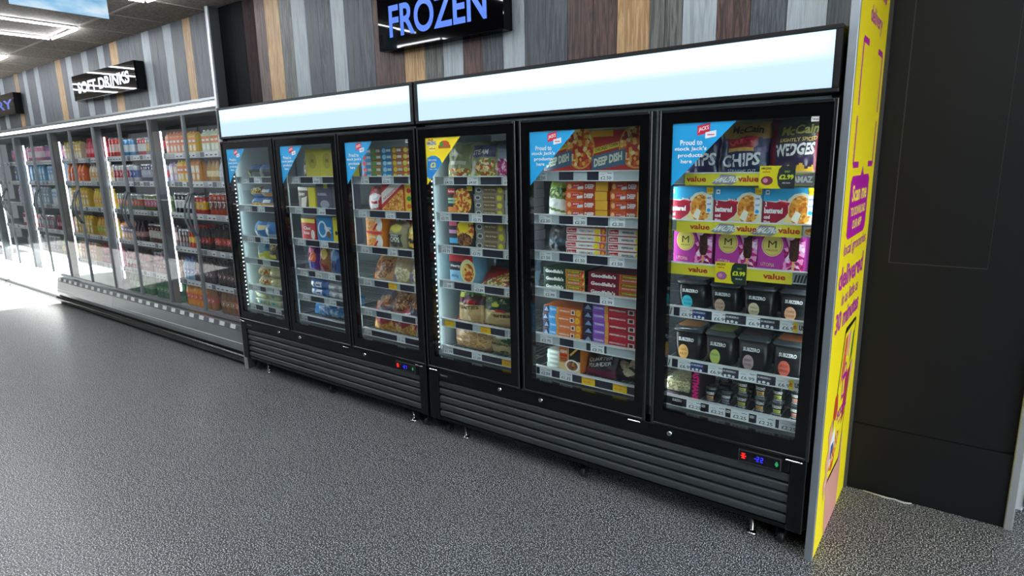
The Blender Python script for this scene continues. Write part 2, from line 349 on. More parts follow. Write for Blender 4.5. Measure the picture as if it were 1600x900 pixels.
# ceiling strip lights
LT = mt('F6FAFF', .5, emit=STRIP)
def strip(x0, y0, x1, y1, label):
    w_ = .0105; t = thing('ceiling_strip_light', ((x0+x1)/2, (y0+y1)/2, CZ-.045), label, 'ceiling light', 'meander of LED strips on the ceiling')
    b = MB(); hx = w_/2 if x0 == x1 else 0; hy = w_/2 if y0 == y1 else 0
    b.box(x0-hx-.004, x1+hx+.004, y0-hy-.004, y1+hy+.004, CZ-.012, CZ-.0035, mt('B8B8B8', .4)); b.build('housing', t)
    b = MB(); b.box(x0-hx, x1+hx, y0-hy, y1+hy, CZ-.022, CZ-.012, LT); b.build('diffuser', t); return t
seq = ['added to light the yellow panel', 'nearest the yellow panel', 'above the FROZEN sign', 'just left of the FROZEN sign', 'at the hanging banner', 'second past the hanging banner', 'third past the hanging banner', 'at the far end of the aisle']
for k in range(-3, 4):  # rightmost loop is an added, unseen light for the yellow panel
    xa = -1.54-1.8*k; xb = xa-.6; q = seq[k+3]
    strip(xa, -1.5, xa, -.335, 'white LED strip, right arm of the inner ceiling loop ' + q); strip(xb, -1.5, xb, -.335, 'white LED strip, left arm of the inner ceiling loop ' + q)
    strip(xb+.02, -.32, xa-.02, -.32, 'short white LED crosspiece of the inner ceiling loop ' + q)
    strip(xa, -3.0, xa, -1.835, 'white LED strip, right arm of the outer ceiling loop ' + q); strip(xb, -3.0, xb, -1.835, 'white LED strip, left arm of the outer ceiling loop ' + q)
    strip(xb+.02, -1.82, xa-.02, -1.82, 'short white LED crosspiece of the outer ceiling loop ' + q)
# ================================================================= END PANELS
t = thing('end_panel', (-2.026, .3, 0), 'tall plain grey edged panel between the drinks fridges and the black freezers', 'partition')
b = MB(); b.box(-2.04, -2.012, .032, .7, 0, CZ, mt('2A2C2E', .5)); b.build('board', t)
b = MB(); b.box(-2.042, -2.011, .018, .032, 0, CZ, mt('9FA4A8', .35, .4), .002); b.build('edge_strip', t)['label'] = 'pale grey metal front edge'
YL = mt('F4DC16', .42); PX = 2.037
t = thing('advertising_panel', (2.025, .37, 0), 'tall yellow advertising panel with magenta lettering at the right end of the freezers', 'advertising panel')
b = MB(); b.box(2.012, PX, .032, .712, 0, CZ, YL)
fr = Flat((PX, 0, 0), (0, 1, 0), (0, 0, 1)); MG = 'B01496'
ops = [('t', 'instant', .16, 2.11, .45, .12, MG, 0, .04), ('t', 'delivery', .25, 1.985, .30, .075, MG)]
def bracket(u0, v0, u1, v1, du, dv, t=.022):
    return [('r', min(u0, u0+du), v0-t/2, max(u0, u0+du), v0+t/2, MG), ('r', u0-t/2, min(v0, v0+dv), u0+t/2, max(v0, v0+dv), MG)]
for u0, v0, du, dv in ((.15, 1.93, .12, -.22), (.63, 1.93, -.12, -.22), (.15, 1.505, .12, .17), (.63, 1.505, -.12, .17)): ops += bracket(u0, v0, 0, 0, du, dv)
ops += [('p', [(.14, 1.255), (.17, 1.235), (.55, 1.235), (.58, 1.255), (.58, 1.445), (.55, 1.465), (.42, 1.465), (.385, 1.50), (.35, 1.465), (.17, 1.465), (.14, 1.445)], MG),
        ('t', 'Scan me', .19, 1.37, .35, .062, 'Y', 0, .03), ('t', 'TO DOWNLOAD', .19, 1.315, .35, .035, 'Y'), ('t', 'OUR APP', .25, 1.265, .22, .035, 'Y'),
        ('t', 'local groceries', .12, 1.165, .52, .06, MG, 0, .01), ('t', 'delivered', .07, 1.055, .56, .085, MG, 0, .03), ('t', 'in as little as', .17, .985, .38, .05, MG, 0, .01), ('t', '30 minutes', .08, .89, .53, .08, MG, 0, .03),
        # arm, phone and fingers
        ('p', [(.22, .0), (.50, .0), (.52, .18), (.50, .36), (.30, .42), (.18, .30)], 'D89A8A'), ('p', [(.30, .36), (.42, .36), (.60, .62), (.61, .66), (.56, .66), (.45, .52)], 'E4B09C'),
        ('p', [(.335, .845), (.35, .86), (.585, .86), (.60, .845), (.46, .255), (.44, .245), (.17, .245), (.16, .26)], 'k'), ('p', [(.345, .835), (.585, .845), (.445, .26), (.175, .262)], 'F6E21C'),
        ('p', [(.36, .815), (.42, .82), (.40, .68), (.31, .62)], 'D8604A'), ('p', [(.44, .82), (.49, .82), (.46, .72), (.43, .72)], 'E48AB8'), ('p', [(.55, .80), (.575, .80), (.55, .70), (.50, .66)], '2A6A3A'),
        ('p', [(.20, .42), (.29, .46), (.30, .34), (.21, .31)], 'w'), ('r', .22, .34, .28, .40, '3A5A9A'), ('p', [(.19, .30), (.34, .42), (.41, .40), (.28, .27)], 'Fpizza'), ('p', [(.43, .62), (.54, .66), (.48, .45), (.42, .42)], 'B8322A'),
        ('p', [(.24, .60), (.29, .60), (.31, .53), (.27, .49), (.22, .52)], 'C8402C'), ('p', [(.13, .36), (.19, .42), (.22, .36), (.17, .28)], 'E4A890'), ('p', [(.15, .47), (.22, .52), (.23, .44), (.18, .39)], 'E4A890'), ('p', [(.12, .27), (.18, .32), (.20, .26), (.15, .19)], 'E4A890'),
        # shopping bag mark and name
        ('r', .37, .56, .385, .63, MG), ('r', .37, .545, .46, .56, MG), ('r', .445, .56, .46, .63, MG), ('r', .36, .63, .47, .655, MG), ('o', .415, .665, .03, .035, .3, MG),
        ('t', 'scoot', .30, .475, .22, .05, MG, 0, .03), ('t', 'delivery', .34, .445, .14, .018, MG, 0, .0)]
b.art(fr, ops, h0=.0002, dh=.00004); b.build('printed_board', t)
b = MB(); b.box(2.010, 2.038, .012, .032, 0, CZ, ALU, .002); b.build('edge_strip', t)['label'] = 'brushed grey metal front edge'
# ================================================================= SIGNS
def wall_sign(x0, x1, z0, z1, y0, txt, tc, label, tb, bold=.022):
    t = thing('category_sign', ((x0+x1)/2, YW, z0), label, 'sign')
    b = MB(); b.box(x0, x1, y0, YW-.001, z0, z1, mt('030304', .03, spec=.12), .002); b.build('sign_box', t)
    b = MB(); b.art(front(x0, x1, y0, z0, z1), [('t', txt, *tb, tc, 0, bold)], h0=.001); b.build('lettering', t)
wall_sign(-.275, .580, 2.143, 2.43, .03, 'FROZEN', mt('2A70F8', .5, emit=SIGNBLUE), 'black box sign with glowing blue FROZEN lettering above the freezers', (.105, .20, .78, .56))
wall_sign(-4.65, -3.27, 2.205, 2.432, .02, 'SOFT DRINKS', mt('D4D6F4', .4, emit=.9), 'black box sign with white SOFT DRINKS lettering above the drinks fridges', (.085, .26, .83, .44), .04)
wall_sign(-8.1, -6.46, 2.205, 2.44, .02, 'DAIRY', mt('4A6CE8', .5, emit=SIGNBLUE*.8), 'black box sign with blue DAIRY lettering at the left edge of the photo', (.12, .26, .84, .44))
t = thing('hanging_sign', (-1.5, -1.03, 2.355), 'pale blue and white banner hanging from the ceiling at top left', 'sign')
b = MB(); b.box(-1.506, -1.5, -1.25, -.81, 2.355, 2.62, ramp_mat('sky_print', 'noise', [(.35, '6FB4DC'), (.5, 'A8D2EC'), (.65, 'DCEBF6')], 5, stretch=(1, 1, 3)))
b.art(Flat((-1.5, -1.25, 2.355), (0, .44, 0), (0, 0, .265)), [('p', [(.3, .36), (.98, .36), (.98, .98), (.2, .98)], 'DDE2F4'), ('r', .2, .32, .85, .35, '3A8AC8'), ('t', 'FOOD TO GO', .35, .42, .55, .3, 'd')]); b.build('board', t)
for yy in (-1.2, -.86): b = MB(); b.tube([(-1.503, yy, 2.62), (-1.503, yy, CZ)], .0015, STEEL, 5); b.build('hanging_wire', t)
# ================================================================= FREEZERS
SH = {4: [1.475, 1.285, 1.108, .915, .695], 5: [1.497, 1.297, 1.122, .942, .708], 6: [1.485, 1.297, 1.122, .935, .708], 3: [1.478, 1.28, 1.062, .858, .668], 2: [1.478, 1.28, 1.066, .858, .685], 1: [1.478, 1.275, 1.052, .888, .684]}
DX = {1: (-2.000, -1.345), 2: (-1.330, -.672), 3: (-.660, -.008), 4: (.005, .655), 5: (.675, 1.338), 6: (1.364, 2.000)}
RAILD = mt('2C2C3C', .35); TAPE = mt('E9DC3C', .4)
def ticket(b, x0, z0, txt, c='w', y=.058, wd=.072, ht=.038):
    f = front(x0, x0+wd, y, z0, z0+ht); ops = [('r', 0, 0, 1, 1, 'EDF0F0' if c == 'w' else 'F2C81E')]
    if c == 'w': ops += [('t', txt, .14, .12, .72, .38, INK, 0, .01), ('r', .1, .68, .4, .72, '8A8C90'), ('r', .6, .80, .9, .86, '3A3C40')]
    else: ops += [('r', .0, .72, 1, 1, 'E8B01A'), ('t', txt, .15, .3, .5, .26, 'E8702A'), ('t', 'OFFER', .3, .78, .4, .14, 'E8702A')]
    b.art(f, ops)
def rail(b, d, zt, tix, dark=(), style=None):
    x0, x1 = DX[d][0]+.035, DX[d][1]-.035
    if d in (1, 4): x0 += .03
    b.box(x0, x1, .060, .064, zt-.046, zt, mt('B8C2C4', .3)); b.box(x0, x1, .052, .075, zt-.004, zt, PWHITE)
    b.box(x0, x1, .056, .0605, zt-.046, zt-.043, PWHITE)
    W_ = x1-x0
    if dark == 'all': b.box(x0+.01, x1-.01, .0592, .0605, zt-.042, zt-.005, RAILD)
    else:
        for a, c in dark: b.box(x0+a*W_, x0+c*W_, .0592, .0605, zt-.042, zt-.005, RAILD)
    for xx, txt, c in tix: ticket(b, x0+xx*W_, zt-.044, txt, c)
AV = [('r', 0, 0, 1, 1, TAPE)]
def yellow_tape(b, x0, x1, zt, words):
    f = front(x0, x1, .055, zt-.05, zt-.004); b.art(f, AV)
    for k, u in words:
        wd = .09/(x1-x0)
        if k == 'a' and u > .8: b.art(f, [('p', [(u-.003, .1), (.998, .05), (.998, .95), (u, .85)], '8A8C96'), ('t', 'AMAZ', u, .25, .995-u, .5, 'w', 0, .05, .0)], h0=.0012)
        elif k == 'a':
            b.art(f, [('p', [(u-.003, .2), (u+wd*.2, .05), (u+wd*.5, .12), (u+wd*.8, .02), (u+wd*1.05, .25), (u+wd, .85), (u+wd*.4, .92)], '8A8C96'), ('t', 'AMAZING', u, .25, wd, .5, 'w', 0, .025, .1), ('t', 'value', u+wd*1.1, .3, wd*.85, .5, 'B8322A', 0, .03)], h0=.0012)
        else: b.art(f, [('t', 'value', u, .3, wd*.9, .48, 'B8322A', 0, .03)], h0=.0012)
JK = [('p', [(0, 0), (1, 1), (0, 1)], '1FA2DE'), ('p', [(.40, .80), (.60, .84), (.60, .99), (.40, .95)], 'C81E3C'), ('t', "JACK'S", .42, .845, .16, .08, 'w', .03), ('p', [(.53, .75), (.70, .78), (.70, .875), (.53, .845)], 'E8EEF4'), ('r', .56, .80, .67, .815, 'r'),
      ('t', 'Proud to', .13, .655, .36, .085, 'w', 0, .02), ('t', "stock Jack's", .04, .555, .52, .08, 'w', 0, .02), ('t', 'products', .10, .45, .40, .08, 'w', 0, .02), ('t', 'here', .15, .37, .18, .065, 'w', 0, .02)]
JY = [('p', [(0, 0), (1, 1), (0, 1)], 'F4DE1C'), ('p', [(0, .18), (.07, .12), (.14, .14), (.46, .46), (.40, .56), (.28, .62), (.15, .62), (.03, .58)], '1C86D2'), ('r', .04, .84, .30, .93, 'D8DCE0'), ('t', 'AMAZING', .03, .85, .28, .08, '55585E', 0, .03), ('p', [(.08, .94), (.12, .99), (.16, .95), (.2, .99), (.24, .94)], 'O'),
      ('e', .19, .77, .11, .055, 'F8EE7A'), ('t', 'value', .09, .755, .20, .045, 'B8501E'), ('e', .55, .86, .14, .07, 'C8501E'), ('r', .38, .77, .72, .84, 'A8642E'), ('e', .47, .86, .05, .05, 'g'), ('t', 'BUY 5 FOR', .07, .51, .24, .035, 'w'), ('t', '£3', .12, .37, .16, .11, 'Y', 0, .03), ('t', '*RED LABEL', .08, .325, .24, .022, 'w')]
TIX = {
 4: [[(.12, '£4.25', 'w'), (.42, '£4.00', 'w'), (.84, '£4.25', 'w')], [(.05, '£2.75', 'w'), (.46, '£2.75', 'w'), (.86, '£2.75', 'w')], [(.05, '£2.75', 'w'), (.44, '£2.75', 'w'), (.84, '£2.75', 'w')], [(.05, '£2.89', 'w'), (.46, '£2.89', 'w'), (.84, '£2.89', 'w')], [(.05, '£1.50', 'y'), (.52, '£1.50', 'y'), (.86, '£1.29', 'w')], [(.02, '£1.79', 'w'), (.40, '£1.29', 'w'), (.78, '£1.50', 'y')]],
 5: [[(.02, '£2.50', 'w'), (.60, '£2.50', 'w')], [(.06, '£2.30', 'w'), (.38, '£2.30', 'w'), (.70, '£2.30', 'w')], [(.06, '£1.50', 'w'), (.38, '£1.50', 'w'), (.70, '£1.50', 'w')], [(.10, '£2.99', 'w'), (.62, '£2.99', 'w')], [(.06, '£3.75', 'w'), (.54, '£3.75', 'w')], [(.05, '£2.59', 'w'), (.25, '£1.35', 'w'), (.46, '£1.50', 'y'), (.74, '£1.50', 'y')]],
 6: [[], [], [], [(.10, '£6.99', 'w'), (.34, '£6.99', 'w'), (.58, '£6.99', 'w'), (.80, '£6.99', 'w')], [(.10, '£6.99', 'w'), (.33, '£6.99', 'w'), (.55, '£6.99', 'w'), (.80, '£6.99', 'w')], [(.18, '£2.25', 'w'), (.35, '£2.25', 'w'), (.51, '£2.25', 'w'), (.69, '£2.25', 'w'), (.84, '£2.25', 'w')]],
 3: [[(.15, '£1.30', 'w'), (.47, '£2.50', 'w'), (.86, '£2.79', 'w')], [(.08, '£1.50', 'w'), (.5, '£2.75', 'w'), (.84, '£2.00', 'w')], [(.08, '£2.25', 'w'), (.5, '£2.50', 'w'), (.84, '£2.50', 'w')], [(.08, '£2.00', 'w'), (.47, '£1.50', 'y'), (.85, '£1.79', 'w')], [(.06, '£1.75', 'w'), (.84, '£1.79', 'w')], [(.03, '£1.50', 'w'), (.55, '£1.50', 'w')]],
 2: [[(.1, '£3.50', 'w'), (.48, '£4.50', 'w'), (.85, '£4.50', 'w')], [(.1, '£3.25', 'w'), (.54, '£4.00', 'w')], [(.1, '£3.00', 'w'), (.54, '£3.50', 'w')], [(.1, '£3.50', 'w'), (.38, '£3.50', 'w'), (.62, '£3.50', 'w'), (.84, '£3.50', 'w')], [(.1, '£2.50', 'w'), (.6, '£2.50', 'w')], [(.03, '£1.50', 'w')]],
 1: [[(.12, '£3.00', 'w'), (.42, '£3.00', 'w')], [(.12, '£2.75', 'w'), (.46, '£2.75', 'w')], [(.12, '£3.50', 'w'), (.5, '£3.50', 'w')], [], [(.12, '£2.50', 'w'), (.62, '£2.50', 'w')], [(.02, '£3.00', 'w'), (.32, '£3.00', 'w'), (.62, '£3.00', 'w'), (.84, '£3.00', 'w')]]}
def seven(b, f, u, v, s, segs, m):
    t = .18
    R_ = {'a': (0, 1.8, 1, 2), 'g': (0, .9, 1, 1.1), 'd': (0, 0, 1, .2), 'f': (0, 1, .2, 2), 'b': (.8, 1, 1, 2), 'e': (0, 0, .2, 1), 'c': (.8, 0, 1, 1)}
    for k in segs: a = R_[k]; b.art(f, [('r', u+a[0]*s*.6, v+a[1]*s*2.2, u+a[2]*s*.6, v+a[3]*s*2.2, m)])
def freezer(X0, doors, label, side):
    X1 = X0+2.000; F = thing('upright_freezer', (X0+1, .3, 0), label, 'freezer', None)
    b = MB()
    b.box(X0, X0+.03, .045, .64, .105, 1.90, BLACKM); b.box(X1-.03, X1, .045, .64, .105, 1.90, BLACKM); b.box(X0, X1, .60, .64, .105, 1.90, BLACKM)
    b.box(X0+.03, X0+.036, .047, .60, .47, 1.71, LINER); b.box(X1-.036, X1-.03, .047, .60, .47, 1.71, LINER); b.box(X0+.03, X1-.03, .592, .60, .47, 1.71, mt('8C989C', .45))
    b.box(X0+.03, X1-.03, .045, .60, 1.70, 1.74, LINER); b.box(X0, X1, .045, .64, 1.741, 1.90, BLACKM)
    b.box(X0+.03, X1-.03, .045, .60, .43, .47, mt('6A7478', .4)); b.build('cabinet', F)
    # light box
    b = MB(); z0, z1 = 1.746, 1.962
    b.box(X0, X1-.004, .004, .13, z1-.016, z1, BLACKM, .003); b.box(X0, X1-.004, .004, .13, z0, z0+.016, BLACKM, .003); b.box(X0, X0+.018, .004, .13, z0+.016, z1-.016, BLACKM); b.box(X1-.026, X1-.004, .004, .13, z0+.016, z1-.016, BLACKM)
    b.box(X0, X1-.004, .12, .13, z0, z1, mt('F0F0F0', .6)); lb = b.build('light_box', F)
    dm = bpy.data.materials.new('lit_diffuser'); dm.use_nodes = True; nt = dm.node_tree
    for n in list(nt.nodes):
        if n.type != 'OUTPUT_MATERIAL': nt.nodes.remove(n)
    tr = nt.nodes.new('ShaderNodeBsdfTranslucent'); tr.inputs[0].default_value = (.87, .94, 1, 1); em = nt.nodes.new('ShaderNodeEmission'); em.inputs[0].default_value = (.60, .785, .895, 1); em.inputs[1].default_value = .60
    ad = nt.nodes.new('ShaderNodeAddShader'); nt.links.new(tr.outputs[0], ad.inputs[0]); nt.links.new(em.outputs[0], ad.inputs[1]); nt.links.new(ad.outputs[0], nt.nodes[0].inputs[0])
    b = MB(); b.box(X0+.016, X1-.024, .012, .014, z0+.014, z1-.014, dm); b.build('light_diffuser', lb)['label'] = 'glowing pale blue diffuser'
    lamp('light_box_lamp', 'AREA', (X0+1, .08, z1-.02), CANOPY, (.9, .97, 1), (1.95, .02), (0, -.55, -1), F)
    # base with grille
    b = MB(); gx0, gx1 = X0+.076, X0+1.936
    b.box(X0+.004, gx0, .004, .1, .105, .41, BLACK, .002); b.box(gx1, X1-.006, .004, .1, .105, .41, BLACK, .002); b.box(gx0, gx1, .004, .1, .347, .41, BLACK, .002); b.box(gx0, gx1, .012, .1, .105, .122, BLACK)
    b.box(gx0, gx1, .06, .1, .122, .347, mt('020202', .9)); b.box(X0+.004, X1-.006, .1, .62, .105, .43, BLACKM)
    for sx in (X0+.095,): b.art(front(sx, sx+.06, .004, .372, .384), [('r', 0, 0, 1, 1, '24262A'), ('t', 'TEFCOLD', .06, .2, .86, .6, 's', 0, .01)])
    b.build('base_housing', F)
    b = MB(); GR = mt('3A3E40', .36, .3)
    for k in range(5):
        zb = .124+.0445*k; prof = [(.034, zb), (.018, zb), (.012, zb+.004), (.010, zb+.010), (.013, zb+.030), (.018, zb+.036), (.026, zb+.038), (.034, zb+.038)]
        b.prism(prof, 'x', gx0+.001, gx1-.001, GR, True)
    b.build('grille', F)['label'] = 'dark louvred grille'
    # controller
    cx = X0+1.744; b = MB(); b.box(cx, cx+.162, .0, .006, .346, .397, mt('3A3C40', .3)); b.box(cx+.004, cx+.158, -.001, .0, .350, .393, mt('0A0A10', .15)); cp = b.build('controller', F)
    b = MB(); f = front(cx, cx+.162, -.0012, .346, .397); RE = mt('FF1408', emit=2.5); BE = mt('2020FF', emit=4); GE = mt('10B060', emit=.7)
    b.art(f, [('r', .1, .35, .14, .7, RE), ('r', .06, .48, .19, .55, RE), ('r', .075, .3, .17, .36, RE), ('r', .075, .68, .17, .74, RE)]); b.build('red_symbol', cp); b = MB(); b.art(f, [('e', .9, .5, .04, .16, GE), ('r', .885, .3, .915, .72, GE)]); b.build('green_symbol', cp); b = MB()
    seven(b, f, .44, .32, .09, 'abged', BE); seven(b, f, .53, .32, .09, 'abged' if side else 'bc', BE); b.art(f, [('r', .385, .49, .425, .54, BE)]); b.build('display', cp)
    # feet and castors
    for fx in (X0+.209, X0+1.795):
        b = MB(); b.lathe([(.022, 0), (.024, .004), (.022, .010), (.012, .014), (.008, .018), (.006, .105)], (fx, .078, 0), CHROME, 16); b.build('levelling_foot', F)
    for fx in (X0+.075, X0+.985, X0+1.91):
        b = MB(); b.tube([(fx-.012, .085, .026), (fx+.012, .085, .026)], .026, mt('1A1A1C', .5), 18)
        b.tube([(fx-.017, .085, .026), (fx+.017, .085, .026)], .007, CHROME, 10); b.prism([(.06, .105), (.115, .105), (.10, .024), (.07, .024)], 'x', fx-.018, fx-.015, BLACKM); b.prism([(.06, .105), (.115, .105), (.10, .024), (.07, .024)], 'x', fx+.015, fx+.018, BLACKM); b.box(fx-.02, fx+.02, .06, .115, .098, .106, BLACKM); b.build('castor', F)
    for lx in ((.534, .789, 1.470) if not side else (.53, .787, 1.455)):
        b = MB(); b.v = []; b.tube([(X0+lx, .005, .388), (X0+lx, -.010, .388)], .0105, CHROME, 18); b.tube([(X0+lx, -.010, .388), (X0+lx, -.013, .388)], .0075, STEEL, 14); b.box(X0+lx-.001, X0+lx+.001, -.0136, -.0128, .384, .392, INK); b.build('lock', F)
    # mullions with LED strips
    for k, mx in enumerate((X0+.667, X0+1.343)):
        b = MB(); b.box(mx-.018, mx+.018, .046, .085, .43, 1.72, mt('A4B0B4', .35), .003); b.build('mullion', F)
    LEDM = mt('F4FAFF', emit=3.5)
    for mx in (X0+.040, X0+.688, X0+1.364):
        b = MB(); b.box(mx, mx+.005, .050, .066, .50, 1.66, mt('14161A', .5))
        z = .515
        while z < 1.65: b.box(mx+.005, mx+.0065, .054, .062, z, z+.008, LEDM); z += .030
        b.build('led_strip', F); lamp('led_strip_lamp', 'AREA', (mx+.012, .07, 1.08), CASE_LED, (.90, .97, 1), (.012, 1.14), (1, .75, 0), F).rotation_euler = (PI/2, 0, -.42)
    mx = X1-.04; lamp('led_strip_lamp', 'AREA', (mx-.012, .07, 1.08), CASE_LED*.8, (.90, .97, 1), (.012, 1.14), None, F).rotation_euler = (PI/2, 0, .42)
    # shelves, price rails, doors
    for d in doors:
        a, c = DX[d]
        for si, zt in enumerate(SH[d]+[.537]):
            if d == 1 and si == 3: pass
            b = MB(); x0, x1 = a+.03+(.02 if d in (1, 4) else 0), c-.03; zs = zt-.018
            WR = mt('B4BCC0', .35, .4)
            n = 16
            for q in range(n+1): xx = x0+(x1-x0)*q/n; b.box(xx-.0015, xx+.0015, .076, .58, zs-.003, zs, WR)
            for yy in (.08, .25, .42, .575): b.box(x0, x1, yy-.003, yy+.003, zs-.008, zs-.003, WR)
            s = b.build('shelf', F); b = MB()
            dark = {4: [(.2, .42), (.58, .82)], 5: [(.25, .38), (.5, .68)], 6: 'all', 3: [(.25, .48), (.64, .84)], 2: [(.25, .5), (.65, .85)], 1: [(.3, .42), (.6, .95)]}[d]
            if si == 5: dark = 'all'
            if d == 6 and si < 3: dark = ()
            rail(b, d, zt, TIX[d][si], dark)
            if d == 6:
                if si == 0: yellow_tape(b, 1.46, 1.932, zt, [('v', .01), ('a', .23), ('v', .62), ('a', .85)])
                if si == 1: yellow_tape(b, 1.43, 1.905, zt, [('v', .12), ('a', .30), ('a', .62)]); b.art(front(1.91, 1.955, .055, zt-.044, zt-.008), [('r', 0, 0, 1, 1, 'w'), ('e', .5, .5, .4, .35, 'Fgold')])
                if si == 2: yellow_tape(b, 1.41, 1.885, zt, [('v', .16), ('v', .78)]); [b.art(front(1.89, 1.94, .055, zt-.044, zt-.008), [('p', [(q*.22, .1), (q*.22+.12, .1), (q*.22+.25, .9), (q*.22+.13, .9)], 'd')]) for q in range(4)]
                if si in (3, 4):
                    for u in (.2, .44, .68): b.art(front(1.40+u*.56, 1.40+u*.56+.055, .0575, zt-.042, zt-.006), [('r', 0, 0, 1, 1, '2A3A7A' if u < .3 else '34384A'), ('t', 'SUBZERO', .05, .6, .9, .2, 'w'), ('e', .2, .15, .1, .15, 'w'), ('e', .5, .2, .12, .15, 'w'), ('e', .8, .15, .1, .15, 'w')])
                    b.art(front(1.395, 1.43, .0575, zt-.042, zt-.006), [('r', 0, 0, 1, 1, 'w')]+[('p', [(q*.25, .1), (q*.25+.12, .1), (q*.25+.3, .9), (q*.25+.18, .9)], 'd') for q in range(3)])
                    b.art(front(1.90, 1.955, .0565, zt-.044, zt-.004), [('r', 0, 0, 1, 1, 'w'), ('r', 0, 0, .3, 1, 'F4E03A'), ('t', 'e', .02, .3, .2, .4, 'O'), ('t', 'USB', .38, .25, .5, .5, 'd', 0, .05)])
                if si == 5:
                    for u in (.06, .29, .475, .645): b.art(front(1.40+u*.56, 1.40+u*.56+(.05 if u < .1 else .022), .0575, zt-.043, zt-.005), [('r', 0, 0, 1, 1, 'k'), ('t', 'SUBZERO', .08, .5, .84, .3, 'w')])
            b.build('price_rail', s)
        # door
        D = thing('door', (0, 0, 0), None, None); D.parent = F; D.location = Vector((a, .02, .41))-F.location; del_props(D)
        b = MB(); z0, z1 = .412, 1.728; fx = .055; gz0, gz1 = .483, 1.674
        for (p0, p1, q0, q1) in ((a, a+fx, z0, z1), (c-fx, c, z0, z1), (a+fx, c-fx, z0, gz0), (a+fx, c-fx, gz1, z1)): b.box(p0, p1, .004, .040, q0, q1, GLOSSK)
        # raised outer lip and bevelled inner edge
        L = mt('1A1B1E', .22)
        for (p0, p1, q0, q1) in ((a, a+.012, z0, z1), (c-.012, c, z0, z1), (a+.012, c-.012, z0, z0+.012), (a+.012, c-.012, z1-.012, z1)): b.box(p0, p1, -.002, .004, q0, q1, L, .002)
        b.build('door_frame', D)
        b = MB(); b.box(a+fx-.002, c-fx+.002, .010, .014, gz0-.002, gz1+.002, GLASS); b.build('glass_pane', D)
        hs = a+.022 if d in (1, 4) else c-.078
        b = MB(); b.box(hs, hs+.06, -.012, .03, .402, .409, CHROME, .002); b.build('hinge', D)
        b = MB(); f = Flat((a+.057, .0095, 1.432), (.245, 0, 0), (0, 0, .241)); b.art(f, JY if d == 4 else JK, h0=.0, dh=.00012)
        b.build('sticker', D)['label'] = 'yellow and blue offer corner sticker' if d == 4 else 'blue corner sticker with white lettering'
        if d in (6, 3): b = MB(); b.art(front(c-.082, c-.057, .0095, 1.655, 1.672), [('r', 0, 0, 1, 1, 'w'), ('t', 'Tefcold', .1, .3, .8, .4, 'd')], h0=.0); b.build('sticker', D)['label'] = 'tiny white corner sticker'
    return F
def del_props(o):
    for k in ('label', 'category', 'group'):
        if k in o: del o[k]
freezer(-2.009, (1, 2, 3), 'black three door upright freezer with lit canopy, beside the drinks fridges', 0)
freezer(0.0, (4, 5, 6), 'black three door upright freezer with lit canopy, beside the yellow panel', 1)
b = MB(); b.tube([(2.12, .706, .003), (2.18, .700, .003), (2.215, .694, .003), (2.245, .702, .003), (2.28, .690, .003), (2.31, .704, .003)], .003, mt('C8CAC6', .5), 6)
tag(b.build('floor_wire', None, (2.2, .7, 0)), 'thin pale wire lying on the floor along the black wall', 'wire')
